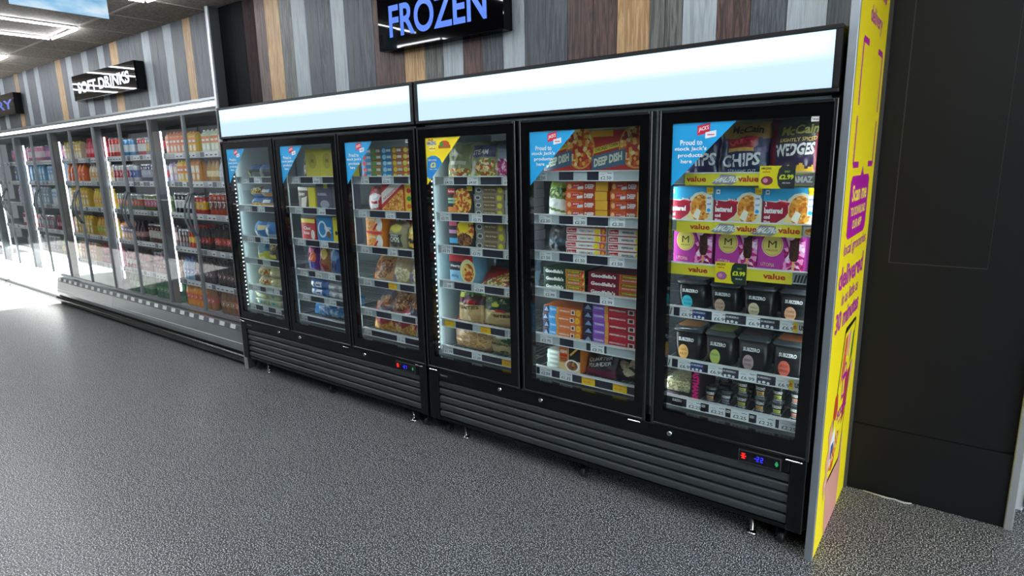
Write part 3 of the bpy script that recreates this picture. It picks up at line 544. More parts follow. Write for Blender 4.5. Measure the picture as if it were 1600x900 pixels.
# ================================================================= DRINKS FRIDGES
from mathutils import noise as NZ
FRA = mt('74797D', .4, .2); STL = mt('8E9496', .32, .55, noise=.06, nscale=4); DGR = mt('2E3236', .5)
EDGES = [-2.12, -2.762, -3.387, -4.0, -4.62, -5.25, -5.87, -6.48, -7.12, -7.75, -8.38, -9.0, -9.62]
DSH = [1.68, 1.44, 1.168, .865, .57]
def drinks_fridge(k, label):
    e = EDGES[4*k:4*k+5]; xr, xl = e[0], e[4]; T = thing('drinks_fridge', ((xl+xr)/2, .35, 0), label, 'fridge', 'glass doored drinks fridges')
    if k == 0: xr = -2.05
    b = MB(); b.box(xl+.002, xr-.002, .66, .69, .05, 2.05, mt('6E7478', .5)); b.box(xl+.002, xr-.002, .16, .66, 1.97, 2.05, mt('7E8488', .5)); b.box(xl+.002, xr-.002, .14, .66, .10, .315, mt('9EA4A6', .4))
    if k == 0: b.box(xr-.06, xr-.002, .14, .66, .315, 1.97, mt('9EA4A6', .4))
    b.build('cabinet', T)
    b = MB(); b.box(xl+.001, xr-.001, .085, .16, 2.045, 2.062, STL); b.box(xl+.001, xr-.001, .10, .16, 1.985, 2.0, DGR); b.box(xl+.001, xr-.001, .095, .10, 2.03, 2.045, STL); h = b.build('canopy', T)
    b = MB(); b.box(xl+.001, xr-.001, .098, .112, 2.0, 2.03, mt('F8FBFF', emit=5)); b.build('light_strip', h)['label'] = 'glowing white light strip'
    b = MB(); b.prism([(.14, .315), (.085, .318), (.075, .275), (.14, .27)], 'x', xl+.001, xr-.001, STL); b.prism([(.14, .27), (.072, .272), (.050, .15), (.055, .115), (.14, .115)], 'x', xl+.001, xr-.001, STL)
    f0 = Flat((xl, .0745, .278), (xr-xl, 0, 0), (0, .009, .036)); n = 30; ops = []
    for q in range(n): ops.append(('r', (q+.06)/n, .05, (q+.94)/n, .95, 'E6EAEA' if q % 2 else '5A5E66'))
    b.art(f0, ops); b.box(xl+.001, xr-.001, .054, .060, .176, .182, PWHITE); b.build('kick_panel', T)
    b = MB(); b.box(xl+.001, xr-.001, .07, .3, .0, .112, mt('0A0A0B', .6))
    pr = [(.06+.026*math.cos(a), .060+.034*math.sin(a)) for a in [PI*2*i/14 for i in range(14)]]; b.prism(pr, 'x', xl+.001, xr-.001, mt('101214', .22), True); b.build('bumper', T)
    for i in range(4):
        x1, x0 = e[i], e[i+1]
        D = bpy.data.objects.new('door', None); C.objects.link(D); D.parent = T; D.location = Vector((x0, .12, .33))-T.location
        b = MB(); y0, y1, z0, z1 = .108, .132, .33, 1.985; t = .009
        for (p0, p1, q0, q1) in ((x0+.002, x0+.002+t, z0, z1), (x1-.002-t, x1-.002, z0, z1), (x0+.011, x1-.011, z0, z0+.022), (x0+.011, x1-.011, z1-.02, z1)): b.box(p0, p1, y0, y1, q0, q1, FRA)
        b.build('door_frame', D)
        b = MB(); b.box(x0+.010, x1-.010, .117, .121, z0+.02, z1-.018, GLASS2); b.build('glass_pane', D)
        hx = x0+.016 if i % 2 == 0 else x1-.016; pts = []
        for q in range(13):
            a = q/12; pts.append((hx+(.020 if i % 2 == 0 else -.020)*math.sin(PI*a), .108-.050*math.sin(PI*a)**.8, 1.0+.34*a))
        b = MB(); b.tube(pts, .0075, mt('5A6064', .3, .3), 8, flat=1.4)
        for q in (0, 12): b.tube([(pts[q][0], .115, pts[q][2]), (pts[q][0], .10, pts[q][2])], .010, mt('5A6064', .3, .3), 8)
        b.build('handle', D)
    for m in (e[2], e[0] if k else -9999, ):
        if m < -9000: continue
        b = MB(); b.box(m-(.02 if m == e[2] else .04), m+(.02 if m == e[2] else -.001), .135, .19, .315, 1.97, mt('7A8084', .35, .5)); b.build('mullion', T)
    for m in (e[2], e[4]+.003):
        b = MB(); b.tube([(m+.012, .205, .44), (m+.012, .205, 1.87)], .0075, mt('F8FBFF', emit=DRINK_LED), 8); b.build('led_tube', T)
    for zt in DSH:
        for (p0, p1) in ((e[2]+.03, e[0]-.03 if k else xr-.07), (e[4]+.03, e[2]-.03)):
            b = MB(); b.box(p0, p1, .205, .64, zt-.034, zt-.02, mt('8A9094', .4)); s = b.build('shelf', T)
            b = MB(); b.box(p0, p1, .196, .204, zt-.05, zt, mt('D5D9DA', .35)); f = front(p0, p1, .196, zt-.046, zt-.004); n = 17; ops = []
            for q in range(n):
                c = RND.choice(['EEF1F1', 'EEF1F1', '6A6E78', 'B8BCC2']); ops.append(('r', (q+.05)/n, .05, (q+.95)/n, .95, c))
                if c == 'EEF1F1': ops.append(('r', (q+.25)/n, .25, (q+.75)/n, .5, '4A4C52'))
            b.art(f, ops); b.build('price_rail', s)
    return T
drinks_fridge(0, 'glass doored drinks fridge next to the black freezers'); drinks_fridge(1, 'glass doored drinks fridge in the middle of the run, under the DAIRY sign end'); drinks_fridge(2, 'glass doored fridge farthest down the aisle in bright daylight')
# ---- drinks
def bottle(nm, h, r, body, lab, cap, mark='w'):
    t = thing(nm, (0, 0, 0), None, None); del_props(t); liq = mt(body, .12, spec=.6)
    b = MB(); p = [(r*.8, 0), (r, .01), (r*.97, h*.2), (r, h*.28), (r, h*.52), (r*.96, h*.6), (r*.72, h*.74), (r*.36, h*.88), (r*.34, h*.93)]
    L = mt(lab, .35); b.lathe(p, (0, 0, 0), liq, 14, [liq, liq, liq, L, liq, liq, liq, liq])
    f = lambda u, v, hh=0: Vector((math.sin((u-.5)*2.4)*(r+.0006+hh), -math.cos((u-.5)*2.4)*(r+.0006+hh), v*h))
    b.art(f, [('e', .5, .40, .26, .055, mark), ('r', .3, .385, .7, .41, K.get('d'))]); kid(b.build('bottle', t))
    b = MB(); b.lathe([(r*.44, h*.92), (r*.46, h*.94), (r*.46, h*.99), (r*.42, h)], (0, 0, 0), mt(cap, .4), 12); kid(b.build('cap', t)); return t
def can(nm, h, r, body, lab, mark='w'):
    t = thing(nm, (0, 0, 0), None, None); del_props(t); B_ = mt(body, .25, .35); L = mt(lab, .3, .2); S = mt('C8CCD0', .25, .9)
    b = MB(); b.lathe([(r*.82, 0), (r, .008), (r, h*.3), (r, h*.68), (r, h*.92), (r*.84, h*.98)], (0, 0, 0), B_, 14, [S, B_, L, B_, S])
    f = lambda u, v, hh=0: Vector((math.sin((u-.5)*2.4)*(r+.0006+hh), -math.cos((u-.5)*2.4)*(r+.0006+hh), v*h))
    b.art(f, [('e', .5, .5, .24, .12, mark), ('r', .35, .72, .65, .82, mark)]); kid(b.build('can', t))
    b = MB(); b.lathe([(r*.84, h*.975), (r*.86, h), (r*.8, h), (r*.78, h*.985)], (0, 0, 0), S, 14); kid(b.build('rim', t)); return t
def pack(nm, h, r, body, lab, cap, mark='w'):
    t = thing(nm, (0, 0, 0), None, None); del_props(t)
    b = MB(); b.box(-r, r, -r, r, 0, h*.82, body, .002); b.prism([(-r, h*.82), (r, h*.82), (r*.1, h*.97), (-r*.1, h*.97)], 'x', -r, r, mt(body, .4))
    b.art(front(-r, r, -r, 0, h*.82), [('r', .0, .55, 1, .9, lab), ('e', .5, .35, .3, .16, mark), ('r', .15, .65, .85, .76, 'w')]); kid(b.build('carton', t))
    b = MB(); b.lathe([(r*.3, h*.90), (r*.3, h)], (0, -r*.5, 0), mt(cap, .4), 10); kid(b.build('cap', t)); return t
# (door, shelf): [(maker, kind word, colours, height, radius, count)]
def run(d, s, specs):
    x1, x0 = EDGES[d]-.05, EDGES[d+1]+.05; zs = (DSH[s]-.0198 if s < 5 else .3152); n = sum(q[4] for q in specs); wd = (x1-x0)/n; xx = x0
    SHW = ['top', 'second', 'third', 'fourth', 'fifth', 'bottom'][s]; DW = ['first', 'second', 'third', 'fourth', 'fifth', 'sixth', 'seventh', 'eighth', 'ninth'][d]
    for mk, desc, args, h, cnt in specs:
        r = min(.036 if mk is not bottle or h < .22 else .045, wd*.47); word = {bottle: 'bottle', can: 'can', pack: 'carton'}[mk]; nm = {bottle: 'drink_bottle', can: 'drink_can', pack: 'drink_carton'}[mk]
        lab = '%s %s on %s shelf behind %s fridge door from the freezers' % (desc, word, SHW, DW); grp = '%s %ss, %s shelf, %s door' % (desc, word, SHW, DW)
        pr = mk(nm, h, r, *args)
        for i in range(cnt):
            loc = (xx+wd*(i+.5), .255+RND.uniform(-.004, .004), zs)
            if i == 0: o = pr; o.location = loc; tag(o, lab, word, grp)
            else: o = copy_tree(pr, None, loc)
            if d < 4 and s > 1: copy_tree(pr, None, (loc[0]+.004, loc[1]+2.15*r, zs)) if i % 2 == 0 or d < 2 else None
        xx += wd*cnt
O_, c_, p_, = bottle, can, pack
ST = {
 (0, 0): [(p_, 'pale green and orange', ('CFE0C0', 'E8803A', 'w'), .19, 4), (p_, 'red and white', ('D8344A', 'F2F2EE', 'w'), .19, 2), (p_, 'blue and orange', ('7AB8D8', 'EE8A2A', 'w'), .19, 2)],
 (0, 1): [(O_, 'brown and cream', ('B0803A', 'E8D8A0', 'T'), .20, 3), (O_, 'clear white labelled', ('B8C4CC', 'E8E8EC', 's'), .19, 5)],
 (0, 2): [(c_, 'orange and dark', ('C8502C', '6A2A20'), .20, 4), (c_, 'blue and white', ('2A5CB0', 'C8D8EC'), .20, 4)],
 (0, 3): [(O_, 'dark cola', ('2A1A18', 'C83C28', 'k'), .235, 4), (O_, 'pale blue water', ('8AB8D4', '3A78B8', 'b'), .235, 4)],
 (0, 4): [(O_, 'dark brown', ('241A1C', '5A3A34', 'k'), .225, 4), (O_, 'teal green', ('6AB49A', '2A8A6A', 'g'), .225, 4)],
 (0, 5): [(O_, 'amber juice', ('8A5A34', 'A87A4A', 'w'), .225, 3), (O_, 'red orange labelled', ('A8402C', 'E8622A', 'B'), .23, 2), (O_, 'orange with blue label', ('EE9A2A', '2A7ACB', 'B'), .23, 2)],
 (1, 0): [(p_, 'peach and orange', ('F0A070', 'E87848', 'O'), .20, 5), (p_, 'yellow and orange', ('F2C23A', 'EE8A2A', 'o'), .19, 3)],
 (1, 1): [(p_, 'violet and cream', ('C8B0D8', 'F2E6C4', 'p'), .19, 2), (p_, 'yellow mango', ('F2C840', 'EE6A2A', 'y'), .20, 3), (p_, 'orange juice', ('E89A34', 'F3E6C4', 'o'), .20, 3)],
 (1, 2): [(c_, 'black and white', ('26262C', 'D8D8DC'), .19, 5), (c_, 'red and yellow', ('C82A24', 'F2C21E'), .17, 3)],
 (1, 3): [(c_, 'silver grey', ('9A9AA0', '6A3A3A'), .17, 3), (O_, 'red and yellow fruit', ('D83A24', 'F2C81E', 'r'), .21, 3), (O_, 'black cola', ('241A1A', 'A82A2A', 'r'), .22, 3)],
 (1, 4): [(O_, 'blue labelled', ('7AA8D0', '2A6AC0', 'B'), .21, 3), (O_, 'dark plum', ('3A2430', '6A4A5A', 'k'), .215, 5)],
 (1, 5): [(O_, 'orange juice', ('EE9A28', 'E8622A', 'B'), .23, 5), (O_, 'amber tinted', ('A86A34', 'C8503A', 'w'), .225, 2)],
 (2, 0): [(c_, 'deep red', ('B82430', 'E8E8E8'), .18, 3), (c_, 'grey and silver', ('A0A4AC', 'E8B81E'), .18, 3), (c_, 'blue violet', ('3A3AA8', 'C8C8E8'), .19, 1), (c_, 'black and crimson', ('26181C', 'B81E38'), .20, 2)],
 (2, 1): [(c_, 'navy and silver', ('24305C', 'A8B4CC'), .18, 4), (c_, 'pale blue and red', ('9AB0D0', 'C83A4A'), .17, 5)],
 (2, 2): [(c_, 'olive and pink', ('7A8A4A', 'C86A8A'), .17, 4), (c_, 'pale green', ('A8C08A', '5A7A4A'), .17, 4)],
 (2, 3): [(c_, 'brown and white', ('6A4438', 'D8D0C8'), .19, 4), (c_, 'grey rose', ('A89094', 'E0D0D0'), .19, 4)],
 (2, 4): [(O_, 'pink tinted', ('C89AA4', '9A5A6A', 'w'), .21, 4), (O_, 'brown tinted', ('7A5A48', 'A88A6A', 'k'), .21, 4)],
 (2, 5): [(O_, 'dark green', ('2A6A4A', '4A8A5A', 'g'), .22, 4), (O_, 'teal tinted', ('5A9A7A', '2A5A4A', 'g'), .22, 3)],
 (3, 0): [(c_, 'bright red', ('D83428', 'F0C8C0'), .20, 4), (c_, 'sky blue', ('4AA0D8', 'E0F0F8'), .18, 3)],
 (3, 1): [(c_, 'white and red', ('E0D8D8', 'C83A44'), .18, 5), (c_, 'white and blue', ('E0E4EC', '3A5AB0'), .18, 2)],
 (3, 2): [(c_, 'mint and orange', ('A0C8B0', 'E8803A'), .17, 4), (c_, 'grey green', ('8A9A90', 'C86A4A'), .17, 4)],
 (3, 3): [(p_, 'orange and violet', ('E89A5A', '6A4A9A', 'o'), .19, 4), (O_, 'dark labelled', ('3A2A30', 'B87A7A', 'k'), .20, 3)],
 (3, 4): [(O_, 'crimson tinted', ('8A2A34', 'C8B0B0', 'k'), .20, 7)],
 (3, 5): [(O_, 'green tinted', ('3A7A5A', '8AB08A', 'g'), .22, 7)],
 (4, 0): [(O_, 'crimson milkshake', ('C82A3C', 'E87A8A', 'r'), .22, 7)],
 (4, 1): [(O_, 'cream milkshake', ('E8D8C0', 'D8A86A', 'w'), .21, 7)],
 (4, 2): [(O_, 'banana yellow', ('E8C85A', 'D8A03A', 'y'), .21, 7)],
 (4, 3): [(O_, 'mustard and green', ('D8B05A', 'A8B84A', 'o'), .21, 7)],
 (4, 4): [(O_, 'deep pink', ('B84A6A', '8A2A4A', 'r'), .22, 7)],
 (5, 0): [(p_, 'yellow topped cream', ('E8D8B8', 'E8B83A', 'y'), .20, 6)],
 (5, 1): [(O_, 'bright orange juice', ('E8702A', 'D85A1E', 'o'), .23, 5)],
 (5, 2): [(p_, 'golden yellow', ('E8C040', 'D8A82A', 'y'), .22, 6)],
 (5, 3): [(p_, 'mustard yellow', ('D8B03A', 'E8C860', 'y'), .22, 6)],
 (5, 4): [(p_, 'pale orange', ('E8B07A', 'E88A4A', 'w'), .21, 6)],
 (6, 0): [(c_, 'purple yoghurt', ('8A5AA8', 'D88AB8'), .19, 7)], (6, 1): [(p_, 'pale blue milk', ('B8D0EC', '7AA8D8', 'B'), .22, 6)], (6, 2): [(p_, 'white and blue milk', ('DCE4F0', '8AB0DC', 'g'), .22, 6)],
 (6, 3): [(O_, 'maroon juice', ('7A2A38', 'B86A6A', 'k'), .21, 6)], (6, 4): [(O_, 'green and yellow', ('8A9A3A', 'D8C83A', 'g'), .21, 6)],
 (7, 0): [(c_, 'pink and white', ('D87A9A', 'F0E0E8'), .19, 6)], (7, 1): [(p_, 'sky blue milk', ('7AB8E0', 'B8DCF0', 'b'), .22, 5)], (7, 2): [(p_, 'pale blue and grey', ('A8C0D0', '8A8A94', 'w'), .22, 5)],
 (7, 3): [(c_, 'rose and grey', ('B88A94', '8A8A90'), .18, 6)], (7, 4): [(O_, 'pale grey', ('B8BCC0', '8A9094', 'w'), .21, 6)],
 (8, 0): [(c_, 'lilac and pink', ('C8A8D8', 'D86A8A'), .18, 5)], (8, 1): [(p_, 'blue and brown', ('5A8AC8', '8A7A6A', 'w'), .22, 4)], (8, 2): [(p_, 'white and lilac', ('D8D0E8', 'B8A8D0', 'w'), .22, 4)], (8, 3): [(c_, 'red and pale', ('C83A4A', 'E8D8D8'), .18, 5)], (8, 4): [(O_, 'milky white', ('D8DCE0', 'B8C0C8', 'w'), .21, 5)],
}
for (d, s), v in ST.items(): run(d, s, v)
# ================================================================= FROZEN GOODS
ORD = ['topmost', 'second from the top', 'third from the top', 'fourth from the top', 'fifth from the top', 'sixth from the top']
def zs_(d, s): return SH[d][s]-.0178 if s < 5 else .5192
def carton(nm, cat, label, x0, x1, z, h, ops, side='w', y=.10, dep=.2, group=None, rd=0, top=None):
    cx = (x0+x1)/2; b = MB()
    if rd:
        n = 6; P = []
        for (ax, az, a0) in ((x1-rd, z+rd, -PI/2), (x1-rd, z+h-rd, 0), (x0+rd, z+h-rd, PI/2), (x0+rd, z+rd, PI)): P += [(ax+rd*math.cos(a0+PI/2*q/n), az+rd*math.sin(a0+PI/2*q/n)) for q in range(n+1)]
        b.prism(P, 'y', y, y+dep, col(side))
    else: b.box(x0, x1, y, y+dep, z, z+h, side, .0015)
    if top: b.add([(x0, y, z+h+.0004), (x1, y, z+h+.0004), (x1, y+dep, z+h+.0004), (x0, y+dep, z+h+.0004)], [(0, 1, 2, 3)], top)
    b.art(front(x0, x1, y, z, z+h), ops); o = b.build(nm, None, (cx, y+dep/2, z)); return tag(o, label, cat, group)
def stack(n, nm, cat, label, x0, x1, z, h, ops, side='w', gap=.0015, y=.10, dep=.22, jit=.004, where=''):
    first = None; cx = (x0+x1)/2
    for i in range(n):
        lb = '%s, %s of %s' % (label, ORD[n-1-i], ['', 'one', 'two', 'three', 'four', 'five', 'six'][n]) if n > 1 else label
        dx = RND.uniform(-jit, jit)
        if first is None: first = carton(nm, cat, lb, x0, x1, z, h, ops, side, y, dep, label)
        else:
            c = first.copy(); C.objects.link(c); c.location = (cx+dx, y+dep/2+RND.uniform(0, jit), z+i*(h+gap)); c['label'] = lb
    return first
def inpoly(u, v, P):
    c = False; j = len(P)-1
    for i in range(len(P)):
        if (P[i][1] > v) != (P[j][1] > v) and u < (P[j][0]-P[i][0])*(v-P[i][1])/(P[j][1]-P[i][1]+1e-9)+P[i][0]: c = not c
        j = i
    return c
def bag(nm, cat, label, x0, x1, z, h, ops, base, dep=.09, lean=.15, y=.10, group=None, NU=30, NV=30, seed=1, crump=1.0, sag=0):
    w_ = x1-x0; so = Vector((seed*7.3, seed*3.1, 0))
    def S(u, v, hh=0, back=0):
        g = max(0, math.sin(PI*min(1, max(0, u))))**.5*max(0, math.sin(PI*min(1, max(0, .02+.96*v))))**.45
        if v > .93: g *= .25+.75*(1-v)/.07
        nz = NZ.noise(Vector((u*3.2, v*3.2, 0))+so)*.5+NZ.noise(Vector((u*8, v*8, 0))+so)*.3+NZ.noise(Vector((u*19, v*17, 2))+so)*.16
        xx = x0+w_*(.5+(u-.5)*(1-.09*math.sin(PI*v)**2*0-.06*abs(v-.5)*2*0))
        xx += NZ.noise(Vector((u*3, v*5, 5))+so)*.012*(1 if u in (0, 1) else .6)*crump
        zz = z+h*v+NZ.noise(Vector((u*4, v*3, 9))+so)*.010*v*crump-sag*v*abs(u-.5)*h
        yy = y+dep*.5+lean*h*v
        if back: return Vector((xx, yy+dep*.42*g, zz))
        return Vector((xx, yy-dep*.5*g-nz*.022*g*crump-hh-(.001 if hh else 0), zz))
    b = MB(); V = [S(i/NU, j/NV) for j in range(NV+1) for i in range(NU+1)]; cells = {}
    for j in range(NV):
        for i in range(NU):
            u, v = (i+.5)/NU, (j+.5)/NV; m = base
            for op in ops:
                if op[0] == 'r' and op[1] <= u <= op[3] and op[2] <= v <= op[4]: m = op[5]
                elif op[0] == 'e' and ((u-op[1])/op[3])**2+((v-op[2])/op[4])**2 < 1: m = op[5]
                elif op[0] == 'o' and (1-op[5])**2 < ((u-op[1])/op[3])**2+((v-op[2])/op[4])**2 < 1: m = op[6]
                elif op[0] == 'p' and inpoly(u, v, op[1]): m = op[2]
            q = j*(NU+1)+i; cells.setdefault(m, []).append((q, q+1, q+NU+2, q+NU+1))
    n0 = len(b.v); b.v += [tuple(p) for p in V]
    for m, fs in cells.items():
        k = b.mid(foil(m))
        for f in fs: b.f.append(tuple(n0+i for i in f)); b.mi.append(k); b.sm.append(True)
    M = 10; VB = [S(i/M, j/M, 0, 1) for j in range(M+1) for i in range(M+1)]; n1 = len(b.v); b.v += [tuple(p) for p in VB]; k = b.mid(foil(base))
    for j in range(M):
        for i in range(M):
            q = n1+j*(M+1)+i; b.f.append((q, q+M+1, q+M+2, q+1)); b.mi.append(k); b.sm.append(True)
    b.art(lambda u, v, hh=0: S(u, v, hh+.0012), ops, only_text=True)
    o = b.build(nm, None, ((x0+x1)/2, y+dep*.5, z)); return tag(o, label, cat, group)
def foil(c):
    if c in FOOD: return col(c)
    return mt(K.get(c, c), .3, spec=.6)
def rring(x0, x1, y0, y1, r, n=4):
    P = []
    for (ax, ay, a0) in ((x1-r, y0+r, -PI/2), (x1-r, y1-r, 0), (x0+r, y1-r, PI/2), (x0+r, y0+r, PI)): P += [(ax+r*math.cos(a0+PI/2*q/n), ay+r*math.sin(a0+PI/2*q/n)) for q in range(n+1)]
    return P
def loft(b, rings, m, caps=True):
    n = len(rings[0][0]); n0 = len(b.v)
    for P, z in rings: b.v += [(x, y, z) for x, y in P]
    k = b.mid(m)
    for i in range(len(rings)-1):
        for j in range(n): b.f.append((n0+i*n+j, n0+i*n+(j+1) % n, n0+(i+1)*n+(j+1) % n, n0+(i+1)*n+j)); b.mi.append(k); b.sm.append(True)
    if caps:
        b.f.append(tuple(n0+j for j in reversed(range(n)))); b.mi.append(k); b.sm.append(False)
        b.f.append(tuple(n0+(len(rings)-1)*n+j for j in range(n))); b.mi.append(k); b.sm.append(False)
CLR = mt('3A4246', .12, spec=.7)
def tub(nm, label, x0, x1, z, h, ops, y=.1, dep=.13, body='14161A', lidc=None, sticker=None, fill=None, r=.022, group=None, cat='tub'):
    cx = (x0+x1)/2; t = thing(nm, (cx, y+dep/2, z), label, cat, group); i = .010
    b = MB(); loft(b, [(rring(x0+i, x1-i, y+i, y+dep-i, r*.8), z), (rring(x0+.002, x1-.002, y+.002, y+dep-.002, r), z+h*.86)], mt(body, .3))
    f = lambda u, v, hh=0: Vector((x0+.008+(x1-x0-.016)*u, y+i*(1-v/.86)+.001-hh, z+v*h)) if u < 2 else None
    b.art(f, ops, h0=.0012); b.build('tub_body', t)
    b = MB(); L = lidc or CLR; loft(b, [(rring(x0-.003, x1+.003, y-.003, y+dep+.003, r), z+h*.86), (rring(x0-.003, x1+.003, y-.003, y+dep+.003, r), z+h*.91), (rring(x0, x1, y, y+dep, r), z+h*.92), (rring(x0+.006, x1-.006, y+.006, y+dep-.006, r*.8), z+h)], L)
    if fill: loft(b, [(rring(x0+.014, x1-.014, y+.014, y+dep-.014, r*.6), z+h), (rring(x0+.014, x1-.014, y+.014, y+dep-.014, r*.6), z+h+.0008)], col(fill))
    b.build('lid', t)['label'] = 'clear dark lid' if L is CLR else 'coloured lid'
    if sticker:
        b = MB(); c, txts = sticker; b.art(lambda u, v, hh=0: f(u, v, hh+.0012), [('e', .36, .24, .20, .22, c)]+[('t', q, .22, .27-.13*n_, .28, .07, 'k', 0, .0) for n_, q in enumerate(txts)], h0=.001); b.build('label_sticker', t)['label'] = 'round flavour sticker'
    return t
def pot(label, x, z, h, r, lc, y=.13, group=None, txt='SUBZERO'):
    t = thing('dessert_pot', (x, y+r, z), label, 'pot', group); cy = y+r
    b = MB(); b.lathe([(r*.76, 0), (r*.98, h*.80)], (x, cy, z), mt('15171B', .3), 20)
    def f(u, v, hh=0):
        a = (u-.5)*2.2; rr = r*(.76+.22*v/.8)+.0008+hh; return Vector((x+math.sin(a)*rr, cy-math.cos(a)*rr, z+v*h))
    ops = [('r', q/10, .10, (q+1)/10, .34, lc) for q in range(2, 8)]+[('t', txt, .14, .44, .7, .2, 'w', 0, .03), ('t', 'CHOC', .3, .15, .4, .12, 'k')]+[('e', .2+.15*q, .02, .07, .05, 'C8CCCC') for q in range(5)]
    b.art(f, ops); b.build('pot_body', t)
    b = MB(); b.lathe([(r*1.03, h*.78), (r*1.03, h*.84), (r*.97, h*.86), (r*.93, h*.99), (r*.8, h)], (x, cy, z), CLR, 20); b.build('lid', t); return t
# ---- rightmost door
z = zs_(6, 0)
CHIPS = [('r', 0, .74, 1, 1, '8A6A34'), ('p', [(0, .74), (.3, .66), (.6, .80), (1, .68), (1, .8), (0, .8)], '8A6A34'), ('p', [(.2, .50), (.78, .54), (.80, .74), (.18, .70)], '8A2030'), ('e', .48, .5, .32, .03, 'C8A050'), ('e', .88, .48, .08, .07, '5A4A7A'), ('p', [(.15, .0), (.9, .0), (.85, .07), (.2, .05)], 'A8503C'),
         ('t', 'McCain', .25, .80, .62, .13, 'k', 0, .03, .1), ('t', 'QUICK', .24, .56, .50, .12, 'C83040', .04, .05), ('t', 'CHIPS', .10, .16, .76, .24, 'D8DCDC', .05, .03), ('t', 'STRAIGHT CUT', .2, .08, .6, .05, 'w', 0, .0)]
bag('frozen_chips_bag', 'bag', 'blue chips bag mostly hidden behind the blue corner sticker, rightmost door', 1.40, 1.56, z, .21, [('r', 0, .72, 1, 1, '8A6A34'), ('t', 'CHIPS', .05, .18, .9, .24, 'D8DCDC', .03)], '2A2450', seed=3)
bag('frozen_chips_bag', 'bag', 'navy chips bag with gold top and white CHIPS lettering, top shelf', 1.566, 1.752, z, .205, CHIPS, '1C2A50', seed=1)
bag('frozen_wedges_bag', 'bag', 'dark purple potato wedges bag with white WEDGES lettering, top shelf', 1.755, 1.945, z, .205, [('r', 0, 0, .12, 1, '6A1830'), ('r', .84, 0, 1, 1, '8A1C38'), ('r', .12, .7, .84, 1, '3C4038'), ('p', [(.30, 0), (.36, .2), (.5, .12), (.6, .26), (.7, .12), (.82, .2), (.84, 0)], 'E8B83A'), ('p', [(.85, 0), (.9, .16), (1, .1), (1, 0)], 'C8A040'),
    ('t', 'McCain', .2, .72, .66, .16, 'A8A860', .05, .03, .1), ('t', 'LIGHTLY SPICED', .2, .60, .66, .07, 'E8C860', .04, .02), ('t', 'WEDGES', .12, .34, .72, .22, 'E8EAEA', .05, .04)], '302444', seed=2)
def flag(x0, x1, z0, z1, price, label):
    b = MB(); b.box(x0, x1, .046, .048, z0, z1, 'F2DE1E'); b.art(front(x0, x1, .046, z0, z1), [('p', [(.62, 0), (1, 0), (1, 1), (.62, 1), (.54, .85), (.50, .5), (.54, .15)], '22382E' if price == '£3.99' else '34363A'), ('t', 'AMAZING', .03, .84, .30, .10, 'd', 0, .03), ('t', 'value', .08, .70, .22, .10, 'O', 0, .02),
        ('e', .22, .35, .17, .2, '8A3A44' if price == '£2.99' else 'A8609A'), ('e', .18, .36, .07, .1, 'P'), ('t', 'ONLY', .70, .70, .16, .09, 'G'), ('t', price, .56, .40, .40, .22, 'E8F03A', 0, .04), ('t', 'PER PACK', .66, .22, .22, .06, 'w')])
    tag(b.build('price_flag', None, ((x0+x1)/2, .047, z0)), label, 'price card')
flag(1.748, 1.872, 1.425, 1.507, '£2.99', 'yellow and black £2.99 price card below the wedges bag'); flag(1.60, 1.722, 1.055, 1.138, '£3.99', 'yellow and black £3.99 price card below the middle ice cream box')
z = zs_(6, 1)
COD = [('r', 0, 0, 1, 1, 'D8DCC4'), ('r', 0, .66, 1, 1, '3AA8DC'), ('p', [(0, .66), (.25, .62), (.45, .70), (.6, .66), (.56, .5), (.44, .25), (.25, .08), (0, .02)], 'A01C38'), ('p', [(.48, .7), (.6, .84), (.75, .88), (.9, .82), (1, .7), (1, 0), (.42, 0), (.5, .3)], 'E4E2CC'), ('e', .72, .42, .22, .38, 'Fgold'),
       ('p', [(.55, .2), (.64, .42), (.74, .35), (.68, .1)], 'F2F0E0'), ('e', .5, .18, .07, .1, 'E8D890'), ('p', [(.28, .72), (.52, .62), (.5, .55), (.34, .6)], 'C81E38'), ('t', 'BirdsEye', .30, .64, .2, .07, 'w', -.03, .03),
       ('r', .04, .82, .12, .94, 'E8F0F4'), ('r', .06, .86, .10, .90, '2A6A8A'), ('t', '2', .04, .52, .04, .12, 'w', 0, .03), ('t', 'battered', .03, .34, .36, .15, 'w', 0, .05), ('t', 'cod', .03, .20, .12, .10, 'w', 0, .05), ('t', 'fillets', .03, .08, .13, .08, 'w', 0, .04), ('p', [(.84, 1), (.99, 1), (.99, .82), (.86, .82)], 'F2D21E'), ('r', .85, .30, .97, .80, 'E8EEF2'), ('t', '£3.99', .86, .87, .11, .06, 'O'),
       ('t', '100%', .865, .68, .09, .06, 'B'), ('t', 'cod', .87, .52, .08, .07, 'B'), ('e', .91, .38, .04, .05, 'b')]
for i, (a, c, wh) in enumerate(((1.378, 1.562, 'left'), (1.566, 1.749, 'middle'), (1.753, 1.937, 'right'))): carton('frozen_fish_box', 'box', '%s one of three pale blue and red battered cod boxes' % wh, a, c, z, .147, COD, 'C8D0D0', group='battered cod boxes', top='8AB8CC')
z = zs_(6, 2)
